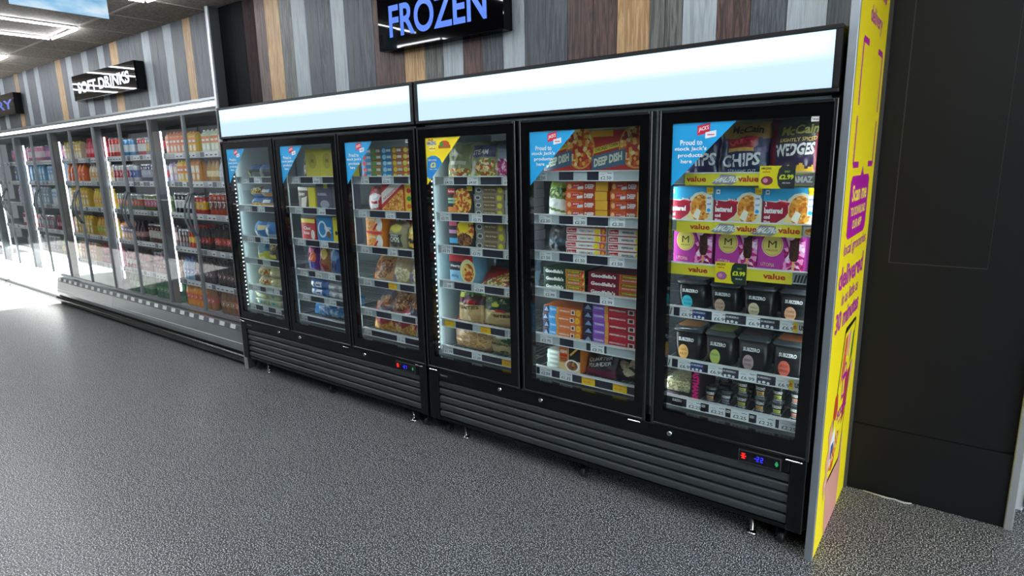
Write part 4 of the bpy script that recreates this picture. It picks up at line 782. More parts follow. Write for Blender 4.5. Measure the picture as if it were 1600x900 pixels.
MAG = [('r', .0, 0, 1, 1, 'B43C9C')]+[('p', [(.45+.06*q, 1), (.50+.06*q, 1), (.70+.05*q, .62), (.62+.05*q, .60)], 'E8A8D8' if q % 2 else '8A1C6A') for q in range(7)]+[('p', [(.55, .55), (1, .75), (1, 0), (.45, 0), (.6, .3)], 'Fpink'), ('p', [(0, .9), (.3, .98), (.5, .6), (.4, .1), (0, .05)], 'B43C9C'),
       ('e', .31, .62, .235, .26, 'E8C8A0'), ('e', .31, .62, .215, .24, 'B8A040'), ('e', .31, .62, .20, .225, 'D8C868'), ('t', 'M', .22, .56, .18, .16, '2A2014', 0, .0), ('t', 'MAGNUM', .19, .48, .24, .045, '4A3A1A', 0, .0), ('p', [(.68, .84), (.72, .90), (.84, .90), (.88, .84), (.88, .36), (.84, .28), (.72, .28), (.68, .36)], 'Fchoc'), ('r', .75, .06, .80, .28, 'D8A868'),
       ('e', .70, .82, .08, .07, 'E0B8D0'), ('t', 'UTOPIA', .08, .14, .30, .085, 'F0C8A8', -.02, .01), ('e', .09, .9, .05, .055, 'C8A848')]
MAG[0] = ('r', .06, .02, .94, .98, 'B43C9C')
for a, c, wh in ((1.404, 1.566, 'left'), (1.579, 1.742, 'middle'), (1.745, 1.912, 'right')): carton('ice_cream_box', 'box', '%s one of three magenta boxes with a gold M disc' % wh, a, c, z, .170, MAG, 'B43C9C', y=.10, dep=.16, group='magenta ice cream boxes', rd=.016)
def szt(x0, x1, z, h, c, t, lb, y=.1, fill=None): return tub('dessert_tub', lb, x0, x1, z, h, [('t', 'SUBZERO', .16, .56, .60, .11, 'F0F2F2', 0, .03, .1)], y=y, sticker=(c, t) if c else None, fill=fill, group='black dessert tubs')
z = zs_(6, 3)
szt(1.420, 1.548, z, .128, '3AB4C8', ('COOKIE', 'DOUGH'), 'black dessert tub with a turquoise round sticker'); szt(1.560, 1.680, z, .128, 'C8A890', ('MOCHA', 'CUP'), 'black dessert tub with a beige round sticker, upper tub shelf'); szt(1.694, 1.816, z, .128, 'D8CCA8', ('VANILLA', 'CREAM'), 'black dessert tub with a cream round sticker'); szt(1.830, 1.950, z, .128, 'E8B088', ('TOFFEE', 'FUDGE'), 'black dessert tub with a peach sticker, far right of upper tub shelf')
for q, (a, wh) in enumerate(((1.44, 'left'), (1.58, 'second from left'), (1.72, 'third from left'), (1.83, 'right'))): szt(a, a+.12, z, .128, None, None, 'black tub in the back row of the upper tub shelf, %s' % wh, y=.25)
z = zs_(6, 4)
szt(1.412, 1.538, z, .150, 'E8B060', ('CARAMEL', 'NUT'), 'black dessert tub with amber sticker, far left of lower tub shelf', fill='A87A4A'); szt(1.550, 1.672, z, .150, 'B8C86A', ('PISTACHIO',), 'black dessert tub with a green sticker', fill='9AA85A'); szt(1.684, 1.808, z, .150, 'B8A0A0', ('BERRY', 'SWIRL'), 'black dessert tub with a dusty mauve sticker', fill='5A4A50'); szt(1.820, 1.945, z, .150, 'E8705A', ('BISCUIT', 'SPREAD'), 'black dessert tub with a coral red round sticker', fill='B8704A')
for q, (a, wh) in enumerate(((1.43, 'left'), (1.57, 'second from left'), (1.70, 'third from left'), (1.82, 'right'))): szt(a, a+.12, z, .150, None, None, 'black tub in the back row of the lower tub shelf, %s' % wh, y=.25)
z = zs_(6, 5)
t = thing('dessert_tray', (1.46, .18, z), 'clear topped tray of crumb dessert beside the pink lettered pack', 'tray')
b = MB(); b.box(1.38, 1.50, .09, .28, z, z+.022, mt('2A2A30', .3), .003); b.art(front(1.38, 1.50, .09, z, z+.022), [('t', 'CHEESECAKE', .1, .3, .5, .4, 'P'), ('r', .7, .3, .95, .6, 'w')]); b.build('tray', t)
b = MB(); b.box(1.383, 1.497, .093, .275, z+.0225, z+.075, 'Fgrain', .008); b.build('filling', t)
b = MB(); loft(b, [(rring(1.381, 1.499, .091, .278, .01), z+.023), (rring(1.388, 1.492, .098, .27, .01), z+.09)], GLASS); b.art(front(1.38, 1.5, .088, z+.02, z+.09), [('e', .1, .4, .1, .26, 'E8EAEA'), ('e', .5, .3, .07, .16, 'C8C098')], h0=.0); b.build('lid', t)
carton('dessert_pack', 'pack', 'grey clear pack with a magenta lettered band, bottom shelf', 1.503, 1.540, z, .145, [('r', .0, 0, 1, .98, '3A1E30'), ('t', 'EASTMANS', .12, .02, .76, .96, 'E01E7A', -90, .05)], '2A1A24', dep=.2)
PC = [('peach', 'E8A868'), ('grey', '8A9094'), ('pale yellow', 'D8DC7A'), ('tan', 'E8B870'), ('lime', 'D0E06A'), ('coral', 'F0A890')]
for i, (x, hh, n) in enumerate(((1.573, .060, 1), (1.640, .055, 1), (1.706, .062, 2), (1.778, .062, 2), (1.845, .060, 2), (1.915, .060, 2))):
    for q in range(n): pot('%s labelled black dessert pot, %s' % (PC[i][0], 'single on the bottom shelf' if n == 1 else ('lower' if q == 0 else 'upper')+' of its pair on the bottom shelf'), x, z+q*(hh+.001), hh, .026, PC[i][1], group='small black dessert pots')
pot('black pot upside-down looking, behind the peach labelled pot', 1.602, z, .062, .028, '5A6468', y=.22); pot('black pot stacked on the rear pot behind the peach one', 1.602, z+.063, .062, .028, 'A8B0B0', y=.22); pot('pale grey banded black pot behind the yellow labelled pair', 1.70, z, .062, .027, 'B0B8B8', y=.24)
# ---- fifth door
z = zs_(5, 0)
DD = [('r', 0, 0, 1, 1, 'B8302C'), ('e', .80, .62, .28, .48, 'Fpizza'), ('o', .80, .62, .30, .5, .08, 'D89A4A'), ('p', [(.02, .08), (.62, .22), (.62, .58), (.02, .42)], '4A6A84'), ('t', 'DEEP DISH', .06, .16, .5, .2, 'D8E0C8', .16, .05), ('p', [(.06, .48), (.5, .62), (.5, .74), (.06, .6)], 'D8C83A'), ('t', 'CHICAGO TOWN', .08, .51, .4, .08, 'k', .14, .02), ('r', .0, .86, .4, 1, 'E8A82C')]
carton('deep_dish_pizza_box', 'box', 'upright red deep dish pizza box behind the blue sticker, top shelf', .735, .985, z, .190, DD, 'A82A28', y=.12, dep=.10); carton('deep_dish_pizza_box', 'box', 'upright red deep dish pizza box right of the other, top shelf', .99, 1.27, z, .190, DD, 'A82A28', y=.12, dep=.10)
z = zs_(5, 1)
bag('frozen_vegetable_bag', 'bag', 'green and white frozen bag left of the orange pizza boxes', .745, .868, z, .16, [('p', [(0, .35), (1, .15), (1, .5), (0, .6)], 'F0F2EC'), ('p', [(0, 0), (1, 0), (1, .1), (0, .25)], 'F0F2EC'), ('r', 0, .6, 1, .85, 'Fgreen')], '6A8A3A', seed=5)
JD = [('r', 0, 0, 1, 1, 'E8963A'), ('r', 0, .0, .42, 1, 'D8622A'), ('r', .42, 0, 1, 1, 'B84028'), ('e', .08, .5, .05, .3, 'F0C08A'), ('p', [(.15, .3), (.34, .42), (.34, .85), (.15, .75)], 'C81E3C'), ('p', [(.28, .15), (.42, .25), (.42, .55), (.28, .45)], 'E8EEF4'), ('t', "JACK'S", .17, .45, .15, .25, 'w'), ('t', 'DEEP', .46, .25, .22, .5, 'w', 0, .05), ('r', .72, 0, 1, 1, 'E8B03A')]
stack(4, 'pizza_box', 'box', 'orange DEEP pizza box, left pile', .872, 1.088, z, .0405, JD, 'D87A34'); stack(4, 'pizza_box', 'box', 'orange DEEP pizza box, right pile', 1.10, 1.282, z, .0405, JD, 'D87A34')
z = zs_(5, 2)
SM = [('r', 0, 0, 1, 1, 'F0EEE8'), ('r', 0, 0, 1, .12, 'C8202C'), ('p', [(.02, .25), (.26, .3), (.26, .9), (.02, .8)], 'C8202C'), ('t', 'SanMarco', .04, .4, .2, .3, 'w'), ('t', 'CHEESE & TOMATO', .34, .42, .34, .26, 'd'), ('e', .78, .55, .07, .4, 'y'), ('r', .86, .2, 1, 1, 'Fpizza')]
SP = [o for o in SM if 'CHEESE & TOMATO' not in o]+[('t', 'PEPPERONI', .36, .42, .3, .28, 'd')]
stack(5, 'pizza_box', 'box', 'slim white and red cheese pizza box', .872, 1.082, z, .0318, SM, 'E8E4DC'); stack(4, 'pizza_box', 'box', 'slim white and red PEPPERONI pizza box', 1.095, 1.282, z, .0325, SP, 'E8E4DC')
bag('frozen_bag', 'bag', 'dark grey frozen food bag left of the slim white boxes', .745, .865, z, .13, [('e', .55, .45, .15, .12, 'C8A03A'), ('r', 0, .3, 1, .55, '3A4A5A')], '2A2E30', seed=8)
z = zs_(5, 3)
def GF(c, d_): return [('r', 0, 0, .55, 1, c), ('r', .55, 0, 1, 1, d_), ('t', "Goodfella's", .05, .3, .44, .5, 'w', 0, .05), ('r', .58, .5, .92, .85, '3A6A34'), ('t', 'STONEBAKED', .6, .58, .28, .2, 'Y'), ('r', .58, .12, .9, .4, 'C84A2A'), ('t', 'MARGHERITA', .6, .18, .28, .16, 'w'), ('e', .95, .5, .05, .45, 'Fpizza')]
stack(3, 'pizza_box', 'box', 'dark green and orange pizza box', .742, .972, z, .036, GF('1C3A2A', 'D8943A'), '1C3A2A'); stack(3, 'pizza_box', 'box', 'maroon and orange pizza box', .990, 1.282, z, .036, GF('7A1830', 'D86A34'), '7A1830')
z = zs_(5, 4)
def CT(a, c, m): return [('r', 0, 0, 1, 1, m), ('r', 0, 0, .16, 1, 'n'), ('p', [(.02, .25), (.08, .85), (.14, .25)], '8AA0C0'), ('r', .16, 0, .36, 1, a), ('t', 'TOWN', .18, .4, .16, .3, 'w', 0, .03), ('r', .36, 0, .42, 1, 'E8A04A'), ('t', 'PEPPERONI', .44, .42, .26, .22, 'w'), ('r', .74, .2, .84, .8, 'w'), ('r', .76, .3, .82, .7, c), ('e', .93, .5, .06, .42, 'F2C21E'), ('t', '£3', .89, .38, .07, .24, 'O')]
stack(4, 'pizza_box', 'box', 'blue and orange takeaway pizza box', .735, .950, z, .0372, CT('3AA0E0', '5A2A24', 'E0783A'), 'D87030'); stack(5, 'pizza_box', 'box', 'purple and red takeaway pizza box', .968, 1.282, z, .0372, CT('8A5AC0', '5A2A24', 'C8283C'), 'B82434')
z = zs_(5, 5)
stack(4, 'flat_pizza_pack', 'pack', 'pale green wrapped flat pack', .742, .822, z, .022, [('r', 0, 0, 1, 1, 'B8CCC0'), ('e', .5, .5, .3, .3, 'E8F0EA')], 'B8CCC0', y=.12)
carton('kebab_box', 'box', 'tall orange and black food box on the bottom shelf', .830, .950, z, .155, [('r', 0, 0, 1, 1, 'E8C890'), ('r', 0, .3, .42, 1, 'E07A2A'), ('r', .45, .4, 1, .98, '1C1A1C'), ('e', .62, .24, .34, .2, 'w'), ('e', .62, .24, .26, .15, 'Fbrown'), ('r', .04, .85, .38, .95, 'r'), ('t', 'KEBAB', .06, .62, .32, .1, 'w'), ('r', .04, .5, .38, .58, 'r'), ('t', 'PIZZA', .06, .36, .32, .1, 'k'), ('p', [(.5, .6), (.9, .9), (.95, .85), (.55, .55)], 'E8B040')], 'D87A30', dep=.14)
bag('frozen_burger_bag', 'bag', 'black and plum quarter pounder bag on the bottom shelf', .955, 1.125, z, .150, [('r', 0, 0, 1, .22, '6A1838'), ('t', 'QUARTER', .12, .42, .72, .12, 'D8D8D8', .15, .02), ('t', 'POUNDER', .12, .26, .72, .12, 'D8D8D8', .15, .02)], '241820', lean=.5, seed=12); bag('frozen_burger_bag', 'bag', 'dark bag printed with sliced buns, bottom shelf far right', 1.10, 1.283, z, .140, [('e', .3, .5, .18, .14, 'Fcream'), ('e', .6, .62, .18, .14, 'Fcream'), ('e', .45, .3, .18, .12, 'Fcream'), ('r', .78, 0, 1, .6, '8A1C48')], '2A1A22', lean=.5, y=.12, seed=13)
# ---- fourth door
z = zs_(4, 0)
for i, (a, c, p, lb) in enumerate(((.10, .27, [('r', 0, 0, 1, .3, 'Fmix'), ('r', .2, .4, .8, .5, 'C8CCC0')], 'olive meal bag behind the yellow sticker'), (.26, .45, [('e', .6, .3, .36, .28, 'Fmix'), ('r', .1, .6, .9, .9, '4A4A6A'), ('t', 'STEAM', .2, .66, .5, .12, 'w'), ('r', 0, 0, 1, .1, 'G')], 'grey green meal bag with food picture, top shelf'), (.43, .60, [('e', .4, .35, .36, .28, 'Fpink'), ('r', 0, .55, 1, .8, '8A94A8')], 'grey blue meal bag at top right of the offer door'))):
    bag('frozen_meal_bag', 'bag', lb, a, c, z, .19, p, '8A8E6A' if i < 2 else '6A7080', seed=20+i, dep=.07)
CU = [('r', 0, 0, 1, 1, '1E2A26'), ('e', .58, .46, .36, .44, 'Fpasta'), ('o', .58, .46, .4, .48, .08, '3A2A20'), ('p', [(.04, .7), (.32, .72), (.32, .9), (.04, .88)], 'r'), ('t', 'Rustlers', .06, .76, .24, .08, 'w'), ('r', .04, .5, .34, .58, 'A8C8A8'), ('r', .04, .40, .3, .47, '8AC0B8'), ('r', .04, .1, .36, .28, 'D8823A'), ('r', .78, .82, .98, .96, 'F2D83A'), ('t', '£2.75', .8, .86, .16, .07, 'k')]
CU = [o if not (o[0] == 't' and o[1] == 'Rustlers') else ('t', 'Kershaws', .06, .76, .24, .08, 'w') for o in CU]
TG = [('r', 0, 0, 1, 1, 'A89878'), ('r', 0, 0, .28, 1, '8A8C88'), ('e', .14, .5, .10, .32, 'D0D0CC'), ('e', .14, .5, .07, .2, '4A4A4A'), ('r', .3, .1, .74, .9, '7A6448'), ('t', 'Fish & Chips', .34, .42, .36, .22, 'F0E8D0'), ('e', .86, .5, .08, .36, 'E8E03A')]
z = zs_(4, 1)
carton('ready_meal_box', 'box', 'dark green curry box with round food picture, second shelf', .115, .300, z, .160, CU, '1E2A26', dep=.10); stack(5, 'ready_meal_box', 'box', 'beige meal box with yellow dot, upper pile', .308, .505, z, .0375, TG, '9A8A6A'); stack(4, 'ready_meal_box', 'box', 'small blue grey meal box, upper pile by the frame', .512, .600, z, .0445, [('r', 0, 0, 1, 1, 'B8B8B8'), ('e', .5, .5, .35, .35, '4A6AA8'), ('r', .2, .4, .8, .55, 'w')], '8A8A90')
z = zs_(4, 2)
carton('ready_meal_box', 'box', 'yellow noodle ready meal box with pink stripes, third shelf', .115, .300, z, .158, [('r', 0, 0, 1, 1, '1E2028'), ('e', .66, .6, .34, .38, 'Fpasta'), ('e', .6, .74, .2, .2, 'y'), ('e', .62, .3, .3, .22, 'Fbrown'), ('r', .04, .76, .34, .92, 'E05A7A'), ('r', .04, .5, .32, .62, 'C890C0'), ('r', .04, .16, .36, .34, '4AA8D8'), ('r', .8, .84, .98, .96, 'F2D83A')], '1E2028', dep=.10)
stack(3, 'ready_meal_box', 'box', 'beige Fish and Chips meal box, lower pile', .308, .505, z, .0480, TG, '9A8A6A'); stack(3, 'ready_meal_box', 'box', 'small grey meal box, lower pile by the frame', .512, .600, z, .050, [('r', 0, 0, 1, 1, 'A8A8AC'), ('e', .5, .5, .4, .4, 'D8D8DC'), ('r', .2, .3, .8, .6, '5A6A8A')], '8A8A90')
z = zs_(4, 3)
carton('ready_meal_box', 'box', 'white blue and red pasta bake box, fourth shelf', .115, .285, z, .165, [('r', 0, 0, 1, 1, '8AC0DC'), ('r', 0, .70, 1, 1, 'C8202C'), ('r', 0, .42, .6, .72, '2A2A38'), ('e', .76, .42, .32, .40, 'E8E0A0'), ('e', .78, .38, .24, .3, 'Fpasta'), ('t', 'Hearty', .05, .5, .4, .12, 'w'), ('t', '400g', .06, .16, .3, .12, '2A6A9A')], '8AC0DC', dep=.12)
bag('frozen_meal_bag', 'bag', 'clear blue wrapped pack standing behind the red foil bag', .30, .60, z, .16, [('r', 0, 0, 1, .5, '6A94A8')], '4A6478', y=.22, seed=31); bag('frozen_meal_bag', 'bag', 'red and gold foil bag lying on the fourth shelf', .30, .60, z, .085, [('p', [(0, 0), (.5, .8), (.9, .9), (.95, .6), (.5, 0)], 'Fmix'), ('p', [(.5, .3), (1, .9), (1, 0), (.8, 0)], '8A2A24'), ('p', [(.62, 0), (.8, .5), (.9, .3), (.75, 0)], 'C8C8CC')], 'A8342C', lean=1.2, dep=.08, seed=32)
z = zs_(4, 4)
bag('frozen_vegetable_bag', 'bag', 'roast potato bag with dark leafy print, left on the fifth shelf', .130, .310, z, .185, [('r', 0, 0, 1, .55, 'C8A870'), ('r', 0, .55, 1, .8, '5A2A34'), ('r', 0, .8, 1, 1, 'Fgreen'), ('e', .2, .8, .12, .07, 'D8D83A'), ('r', .4, .56, .75, .66, 'r'), ('t', 'ROASTIES', .08, .38, .8, .1, '3A2A1A', .03, .02)], 'B89860', seed=41); bag('frozen_vegetable_bag', 'bag', 'green topped potato bites bag, right on the fifth shelf', .300, .525, z, .175, [('r', 0, 0, 1, .5, 'C8B078'), ('r', 0, .5, 1, .9, '24443A'), ('r', .1, .72, .8, .86, 'Fgreen'), ('e', .45, .66, .12, .06, 'D8D83A'), ('r', .5, .46, .78, .54, 'r'), ('t', 'BITES', .46, .3, .42, .1, '3A3A1A', .02, .02)], 'B8A068', seed=42, y=.11); bag('frozen_vegetable_bag', 'bag', 'yellow orange bag edge beside the door frame, fifth shelf', .53, .60, z, .165, [('r', 0, .3, 1, .7, 'E89A3A')], 'D8C060', seed=43)
z = zs_(4, 5)
RI = [('r', 0, .8, 1, 1, 'A83A34'), ('e', .3, .72, .22, .1, 'E8E0E0'), ('e', .58, .38, .42, .42, 'C8A070'), ('t', 'ONION RINGS', .18, .82, .7, .07, 'w', .03)]
for (u, v) in ((.42, .62), (.62, .68), (.80, .58), (.40, .42), (.60, .48), (.80, .36), (.36, .20), (.58, .26), (.74, .16), (.16, .22), (.90, .46), (.50, .10)): RI += [('o', u, v, .13, .095, .45, 'E0B878'), ('o', u, v, .085, .06, .3, '9A6A3A')]
bag('onion_ring_bag', 'bag', 'big bag of onion rings on the bottom shelf, offer sticker door', .095, .370, z, .165, RI, '9A7058', dep=.11, seed=51, NU=56, NV=44, lean=.12)
bag('frozen_pea_bag', 'bag', 'cream GARDEN PEAS bag with green corner, bottom shelf', .345, .52, z, .125, [('p', [(.5, .6), (1, .5), (1, 1), (.6, 1)], '2A8A4A'), ('e', .3, .85, .2, .1, 'G'), ('r', .35, .7, .7, .8, 'w'), ('t', 'GARDEN PEAS', .1, .42, .8, .1, '2A3A1A', .02, .02), ('r', .5, .1, .75, .2, 'Fgreen')], 'C8B880', seed=52, y=.12); bag('frozen_meal_bag', 'bag', 'tan bag cut off by the door frame, bottom shelf, offer door', .505, .602, z, .15, [('r', 0, .6, 1, .9, 'Fgreen'), ('r', 0, .1, 1, .4, 'Fgold')], 'C8A878', seed=53)
# ---- third door
z = zs_(3, 0)
ICE = [('pale blue', '4AA8DC', 'E84A5A'), ('brown', 'A8843A', '5AB04A'), ('sky blue', '2A8AC0', 'A8D8EC'), ('gold brown', 'A86A3A', 'E8C83A'), ('red and yellow', 'C85A3A', 'D8D84A')]
for i, (n_, a, c) in enumerate(ICE): stack(5, 'ice_lolly_box', 'box', 'small %s ice lolly box' % n_, -.575+.089*i, -.575+.089*i+.086, z, .0345, [('r', 0, 0, 1, 1, a), ('e', .3, .5, .2, .4, c), ('r', .55, .3, .95, .7, 'D8DCE0')], a, dep=.16)
z = zs_(3, 1)
bag('ice_lolly_bag', 'bag', 'red and white foil bag left of the chicken nugget box', -.575, -.415, z, .150, [('p', [(.2, .1), (.7, .2), (.8, .7), (.3, .8)], 'F0EAEA'), ('p', [(0, .2), (.2, .1), (.3, .6), (.1, .7)], 'E8C8C8'), ('r', .3, .35, .7, .42, 'r'), ('r', .6, .8, 1, 1, '8A6A5A')], 'B83A3C', seed=61)
carton('chicken_nugget_box', 'box', 'red and white striped box with golden nuggets, second shelf', -.412, -.222, z, .168, [('r', 0, 0, 1, 1, 'C8303A'), ('p', [(0, .95), (.7, 1), (.95, 1), (0, .3)], 'F0E8E4'), ('p', [(.1, .98), (.4, .98), (0, .68), (0, .9)], 'C8303A'), ('p', [(0, .14), (.5, .55), (.98, .9), (1, 0), (.1, 0)], 'Fgold'), ('t', 'NUGGETS', .08, .42, .6, .1, 'r', .38, .02)], 'C8303A', dep=.12)
carton('frozen_food_box', 'box', 'narrow yellow box beside the nugget box, second shelf', -.215, -.145, z, .175, [('r', 0, 0, 1, 1, 'E8C83A'), ('e', .5, .75, .25, .08, 'r'), ('e', .5, .5, .25, .08, 'g'), ('e', .5, .25, .25, .08, 'O'), ('r', 0, 0, .15, 1, 'E89A3A')], 'E8C83A', dep=.12)
z = zs_(3, 2)
stack(2, 'fish_finger_box', 'box', 'orange and red breaded snack box', -.572, -.430, z, .103, [('r', 0, 0, 1, 1, 'EE9A34'), ('p', [(0, 1), (1, 1), (1, .85), (.5, .8), (0, .9)], 'D8303A'), ('e', .82, .4, .22, .4, 'F0ECE8'), ('e', .2, .3, .18, .2, 'Fgold'), ('r', .2, .6, .6, .72, 'E8D0B0'), ('p', [(.4, .1), (.7, .5), (.75, .4), (.5, 0)], 'r')], 'E0842C', dep=.12, jit=.002)
bag('oven_chips_bag', 'bag', 'olive chips bag with white CHIPS lettering, third shelf', -.415, -.250, z, .165, [('e', .5, .78, .3, .14, 'D8CC3A'), ('r', .2, .1, .8, .58, '44463A'), ('t', 'CHIPS', .27, .28, .46, .2, 'F0F0E8', 0, .03), ('t', 'CHUNKY', .3, .5, .4, .06, 'w')], '9A9270', seed=63, lean=.1); bag('frozen_bag', 'bag', 'yellow and black striped bag at the right of the third shelf', -.245, -.14, z, .155, [('e', .5, .8, .35, .14, 'F0E88A'), ('p', [(0, .5), (1, .4), (1, .25), (0, .35)], '2A1A1A'), ('p', [(0, .2), (1, .1), (1, 0), (0, .05)], '2A1A1A')], 'D8B43A', seed=64)
carton('frozen_food_box', 'box', 'maroon box partly hidden behind the olive chips bag', -.425, -.30, z, .20, [('r', 0, 0, 1, 1, '8A2430'), ('r', .1, .6, .5, .85, 'D8D0D0')], '7A2028', y=.24, dep=.12)
z = zs_(3, 3)
bag('frozen_chicken_bag', 'bag', 'golden chicken bag, left on the fourth shelf', -.590, -.40, z, .150, [('e', .5, .5, .4, .4, 'Fbrown'), ('e', .15, .15, .15, .12, 'o'), ('r', .3, .85, .8, 1, '8A7A5A')], 'B88A5A', lean=.5, seed=71, dep=.11); bag('frozen_chicken_bag', 'bag', 'clear chicken portions bag, middle of the fourth shelf', -.405, -.24, z, .165, [('e', .5, .3, .45, .28, 'Fcream'), ('r', 0, 0, .3, .3, '6A5A8A'), ('r', 0, .6, 1, 1, 'A08A6A')], 'A8946A', lean=.35, seed=72, dep=.10); bag('frozen_chicken_bag', 'bag', 'violet and cream bag at the right of the fourth shelf', -.255, -.14, z, .16, [('e', .6, .3, .4, .3, 'Fcream'), ('r', 0, .1, .5, .4, '6A5890')], '8A7A7A', lean=.35, seed=73)
bag('frozen_vegetable_bag', 'bag', 'dark green bag behind the golden chicken bag', -.60, -.45, z, .12, [], '3A6A44', y=.22, seed=74)
z = zs_(3, 4)
bag('frozen_sausage_bag', 'bag', 'dark grey mixed meat bag, left on the fifth shelf', -.560, -.43, z, .11, [('e', .6, .5, .35, .3, 'Fbrown')], '5A5868', lean=.7, seed=75); bag('frozen_sausage_bag', 'bag', 'brown breaded pieces bag in the middle of the fifth shelf', -.44, -.26, z, .145, [('e', .5, .5, .45, .45, 'Fbrown')], '9A7048', lean=.5, seed=76, dep=.11); bag('frozen_sausage_bag', 'bag', 'slate and brown bag at the right of the fifth shelf', -.275, -.14, z, .135, [('e', .4, .6, .35, .3, 'Fbrown')], '4A4A5A', lean=.5, seed=77)
z = zs_(3, 5)
FR = [('p', [(0, 0), (1, 0), (.9, .4), (.5, .2), (.1, .35)], 'Ffries'), ('p', [(.1, .75), (.6, .9), (.7, 1), (0, 1)], '9A6A4A'), ('t', 'FRIES', .22, .42, .6, .24, 'F0E8E4', .12, .04)]
bag('french_fries_bag', 'bag', 'red fries bag leaning at the left of the bottom shelf', -.600, -.405, z, .175, FR, 'A82C34', lean=.2, seed=81); bag('french_fries_bag', 'bag', 'red fries bag right of another red fries bag, bottom shelf', -.410, -.215, z, .19, FR, 'A82C34', lean=.15, seed=82, y=.10); bag('frozen_bag', 'bag', 'blue and white bag with black stripes, bottom right, third door', -.225, -.135, z, .16, [('r', 0, 0, 1, .35, 'D8DCE0'), ('r', .3, 0, .45, .35, 'k'), ('r', .6, 0, .75, .35, 'k'), ('r', 0, .35, 1, .55, 'C86A4A')], '3A8AC0', lean=.4, seed=83); bag('frozen_bag', 'bag', 'blue topped bag standing behind the two red fries bags', -.40, -.27, z, .185, [], '3A80B8', y=.24, seed=84)
# ---- second door
z = zs_(2, 0)
bag('chocolate_ice_bag', 'bag', 'dark chocolate coloured bag beside the yellow ice cream box', -1.255, -1.145, z, .165, [('e', .4, .4, .3, .3, 'Fchoc'), ('p', [(.1, .1), (.5, .2), (.6, .6), (.2, .5)], 'A8A4A0')], '4A4440', seed=91, y=.13)
for a, c, wh in ((-1.135, -.985, 'left'), (-.98, -.835, 'middle'), (-.83, -.745, 'right')): carton('ice_cream_box', 'box', '%s ice cream box painted yellow for a glass reflection, faint M disc' % wh, a, c, z, .19, [('r', 0, 0, 1, 1, 'D8CC4A'), ('e', .5, .6, .3, .26, 'C0B040'), ('t', 'M', .4, .53, .2, .15, '8A8030')], 'D8CC4A', dep=.12, group='reflection yellow ice cream boxes')  # box yellow paints in the reflection seen on the door glass
z = zs_(2, 1)
carton('ice_cream_box', 'box', 'brown and white ice cream box, second shelf of second door', -1.245, -1.14, z, .145, [('r', 0, 0, 1, 1, '5A4438'), ('p', [(.2, 0), (.7, .1), (.9, .6), (.3, .5)], 'E8E0D0'), ('r', 0, .85, 1, 1, 'F0E8DC'), ('t', 'DAIRY', .1, .62, .6, .12, 'w')], '4A382E', dep=.12); carton('ice_cream_box', 'box', 'narrow yellow box right of the brown and white box', -1.137, -1.065, z, .145, [('r', 0, 0, 1, 1, 'E8D83A')], 'E8D83A', dep=.12)
carton('ice_cream_box', 'box', 'tall violet grey ice cream box, second shelf of second door', -1.045, -.885, z, .185, [('r', 0, 0, 1, 1, '5A5670'), ('r', .5, .75, .75, .95, 'C8C04A'), ('t', 'SURREAL', .08, .5, .6, .09, 'C8CCD8'), ('e', .5, .2, .3, .14, 'A8A8B8')], '4A4660', dep=.12); carton('ice_cream_box', 'box', 'grey ice cream box against the frame, second door', -.88, -.75, z, .175, [('r', 0, 0, 1, 1, '6A6A74'), ('e', .4, .5, .2, .2, 'B8B8C0')], '5A5A64', dep=.12)
z = zs_(2, 2)
carton('ice_cream_box', 'box', 'red choc ice box with yellow top band', -1.240, -1.090, z, .150, [('r', 0, 0, 1, 1, 'C8242C'), ('r', 0, .82, 1, 1, 'F2D83A'), ('t', 'Choc', .15, .5, .5, .16, 'w', 0, .04), ('t', 'Ices', .15, .3, .4, .14, 'w', 0, .04), ('e', .8, .3, .14, .22, 'F0E8E0')], 'B82028', dep=.12); carton('ice_cream_cone_box', 'box', 'blue ice cream cone box with white swirl', -1.070, -.905, z, .175, [('r', 0, 0, 1, 1, '2A8AC8'), ('o', .35, .5, .28, .32, .25, 'E8F0F8'), ('p', [(.5, .7), (.9, .4), (.85, .3), (.5, .5)], 'F0F0F0'), ('e', .75, .3, .12, .14, 'T'), ('t', 'Cone', .5, .5, .4, .14, 'w', 0, .04)], '2A7AB8', dep=.12); carton('ice_cream_box', 'box', 'narrow yellow box right of the blue cone box', -.90, -.835, z, .17, [('r', 0, 0, 1, 1, 'F0DC2A'), ('e', .5, .4, .2, .08, 'k')], 'E8D428', dep=.12); carton('ice_cream_box', 'box', 'pale box against the frame, third shelf of second door', -.83, -.75, z, .16, [('r', 0, 0, 1, 1, '6A7A8A')], '5A6A7A', dep=.12)
z = zs_(2, 3)
for i, (a, c, bc, ops, lb) in enumerate(((-1.235, -1.115, '6A2A7A', [('e', .6, .55, .25, .22, 'E86A3A'), ('e', .4, .8, .25, .1, 'E8608A'), ('e', .5, .25, .3, .14, '3A4AB8')], 'purple lolly bag with orange blob, fourth shelf'), (-1.105, -1.0, 'A86A3A', [('p', [(0, 0), (.4, 0), (.5, 1), (0, 1)], '8A2A6A'), ('e', .6, .7, .3, .2, 'E8C86A'), ('e', .6, .2, .3, .12, '9A2A3A')], 'gold and plum lolly bag, fourth shelf'), (-.995, -.86, '3A5AA0', [('e', .5, .7, .35, .2, '7AA0D0'), ('e', .4, .3, .3, .2, '24386A')], 'blue lolly bag, fourth shelf'), (-.855, -.75, '3A7A5A', [('e', .5, .4, .35, .2, '6AC04A'), ('e', .5, .75, .3, .12, '4A5AB0')], 'green lolly bag against the frame, fourth shelf'))): bag('ice_lolly_bag', 'bag', lb, a, c, z, .180, ops, bc, seed=95+i, dep=.07, lean=.05)
z = zs_(2, 4)
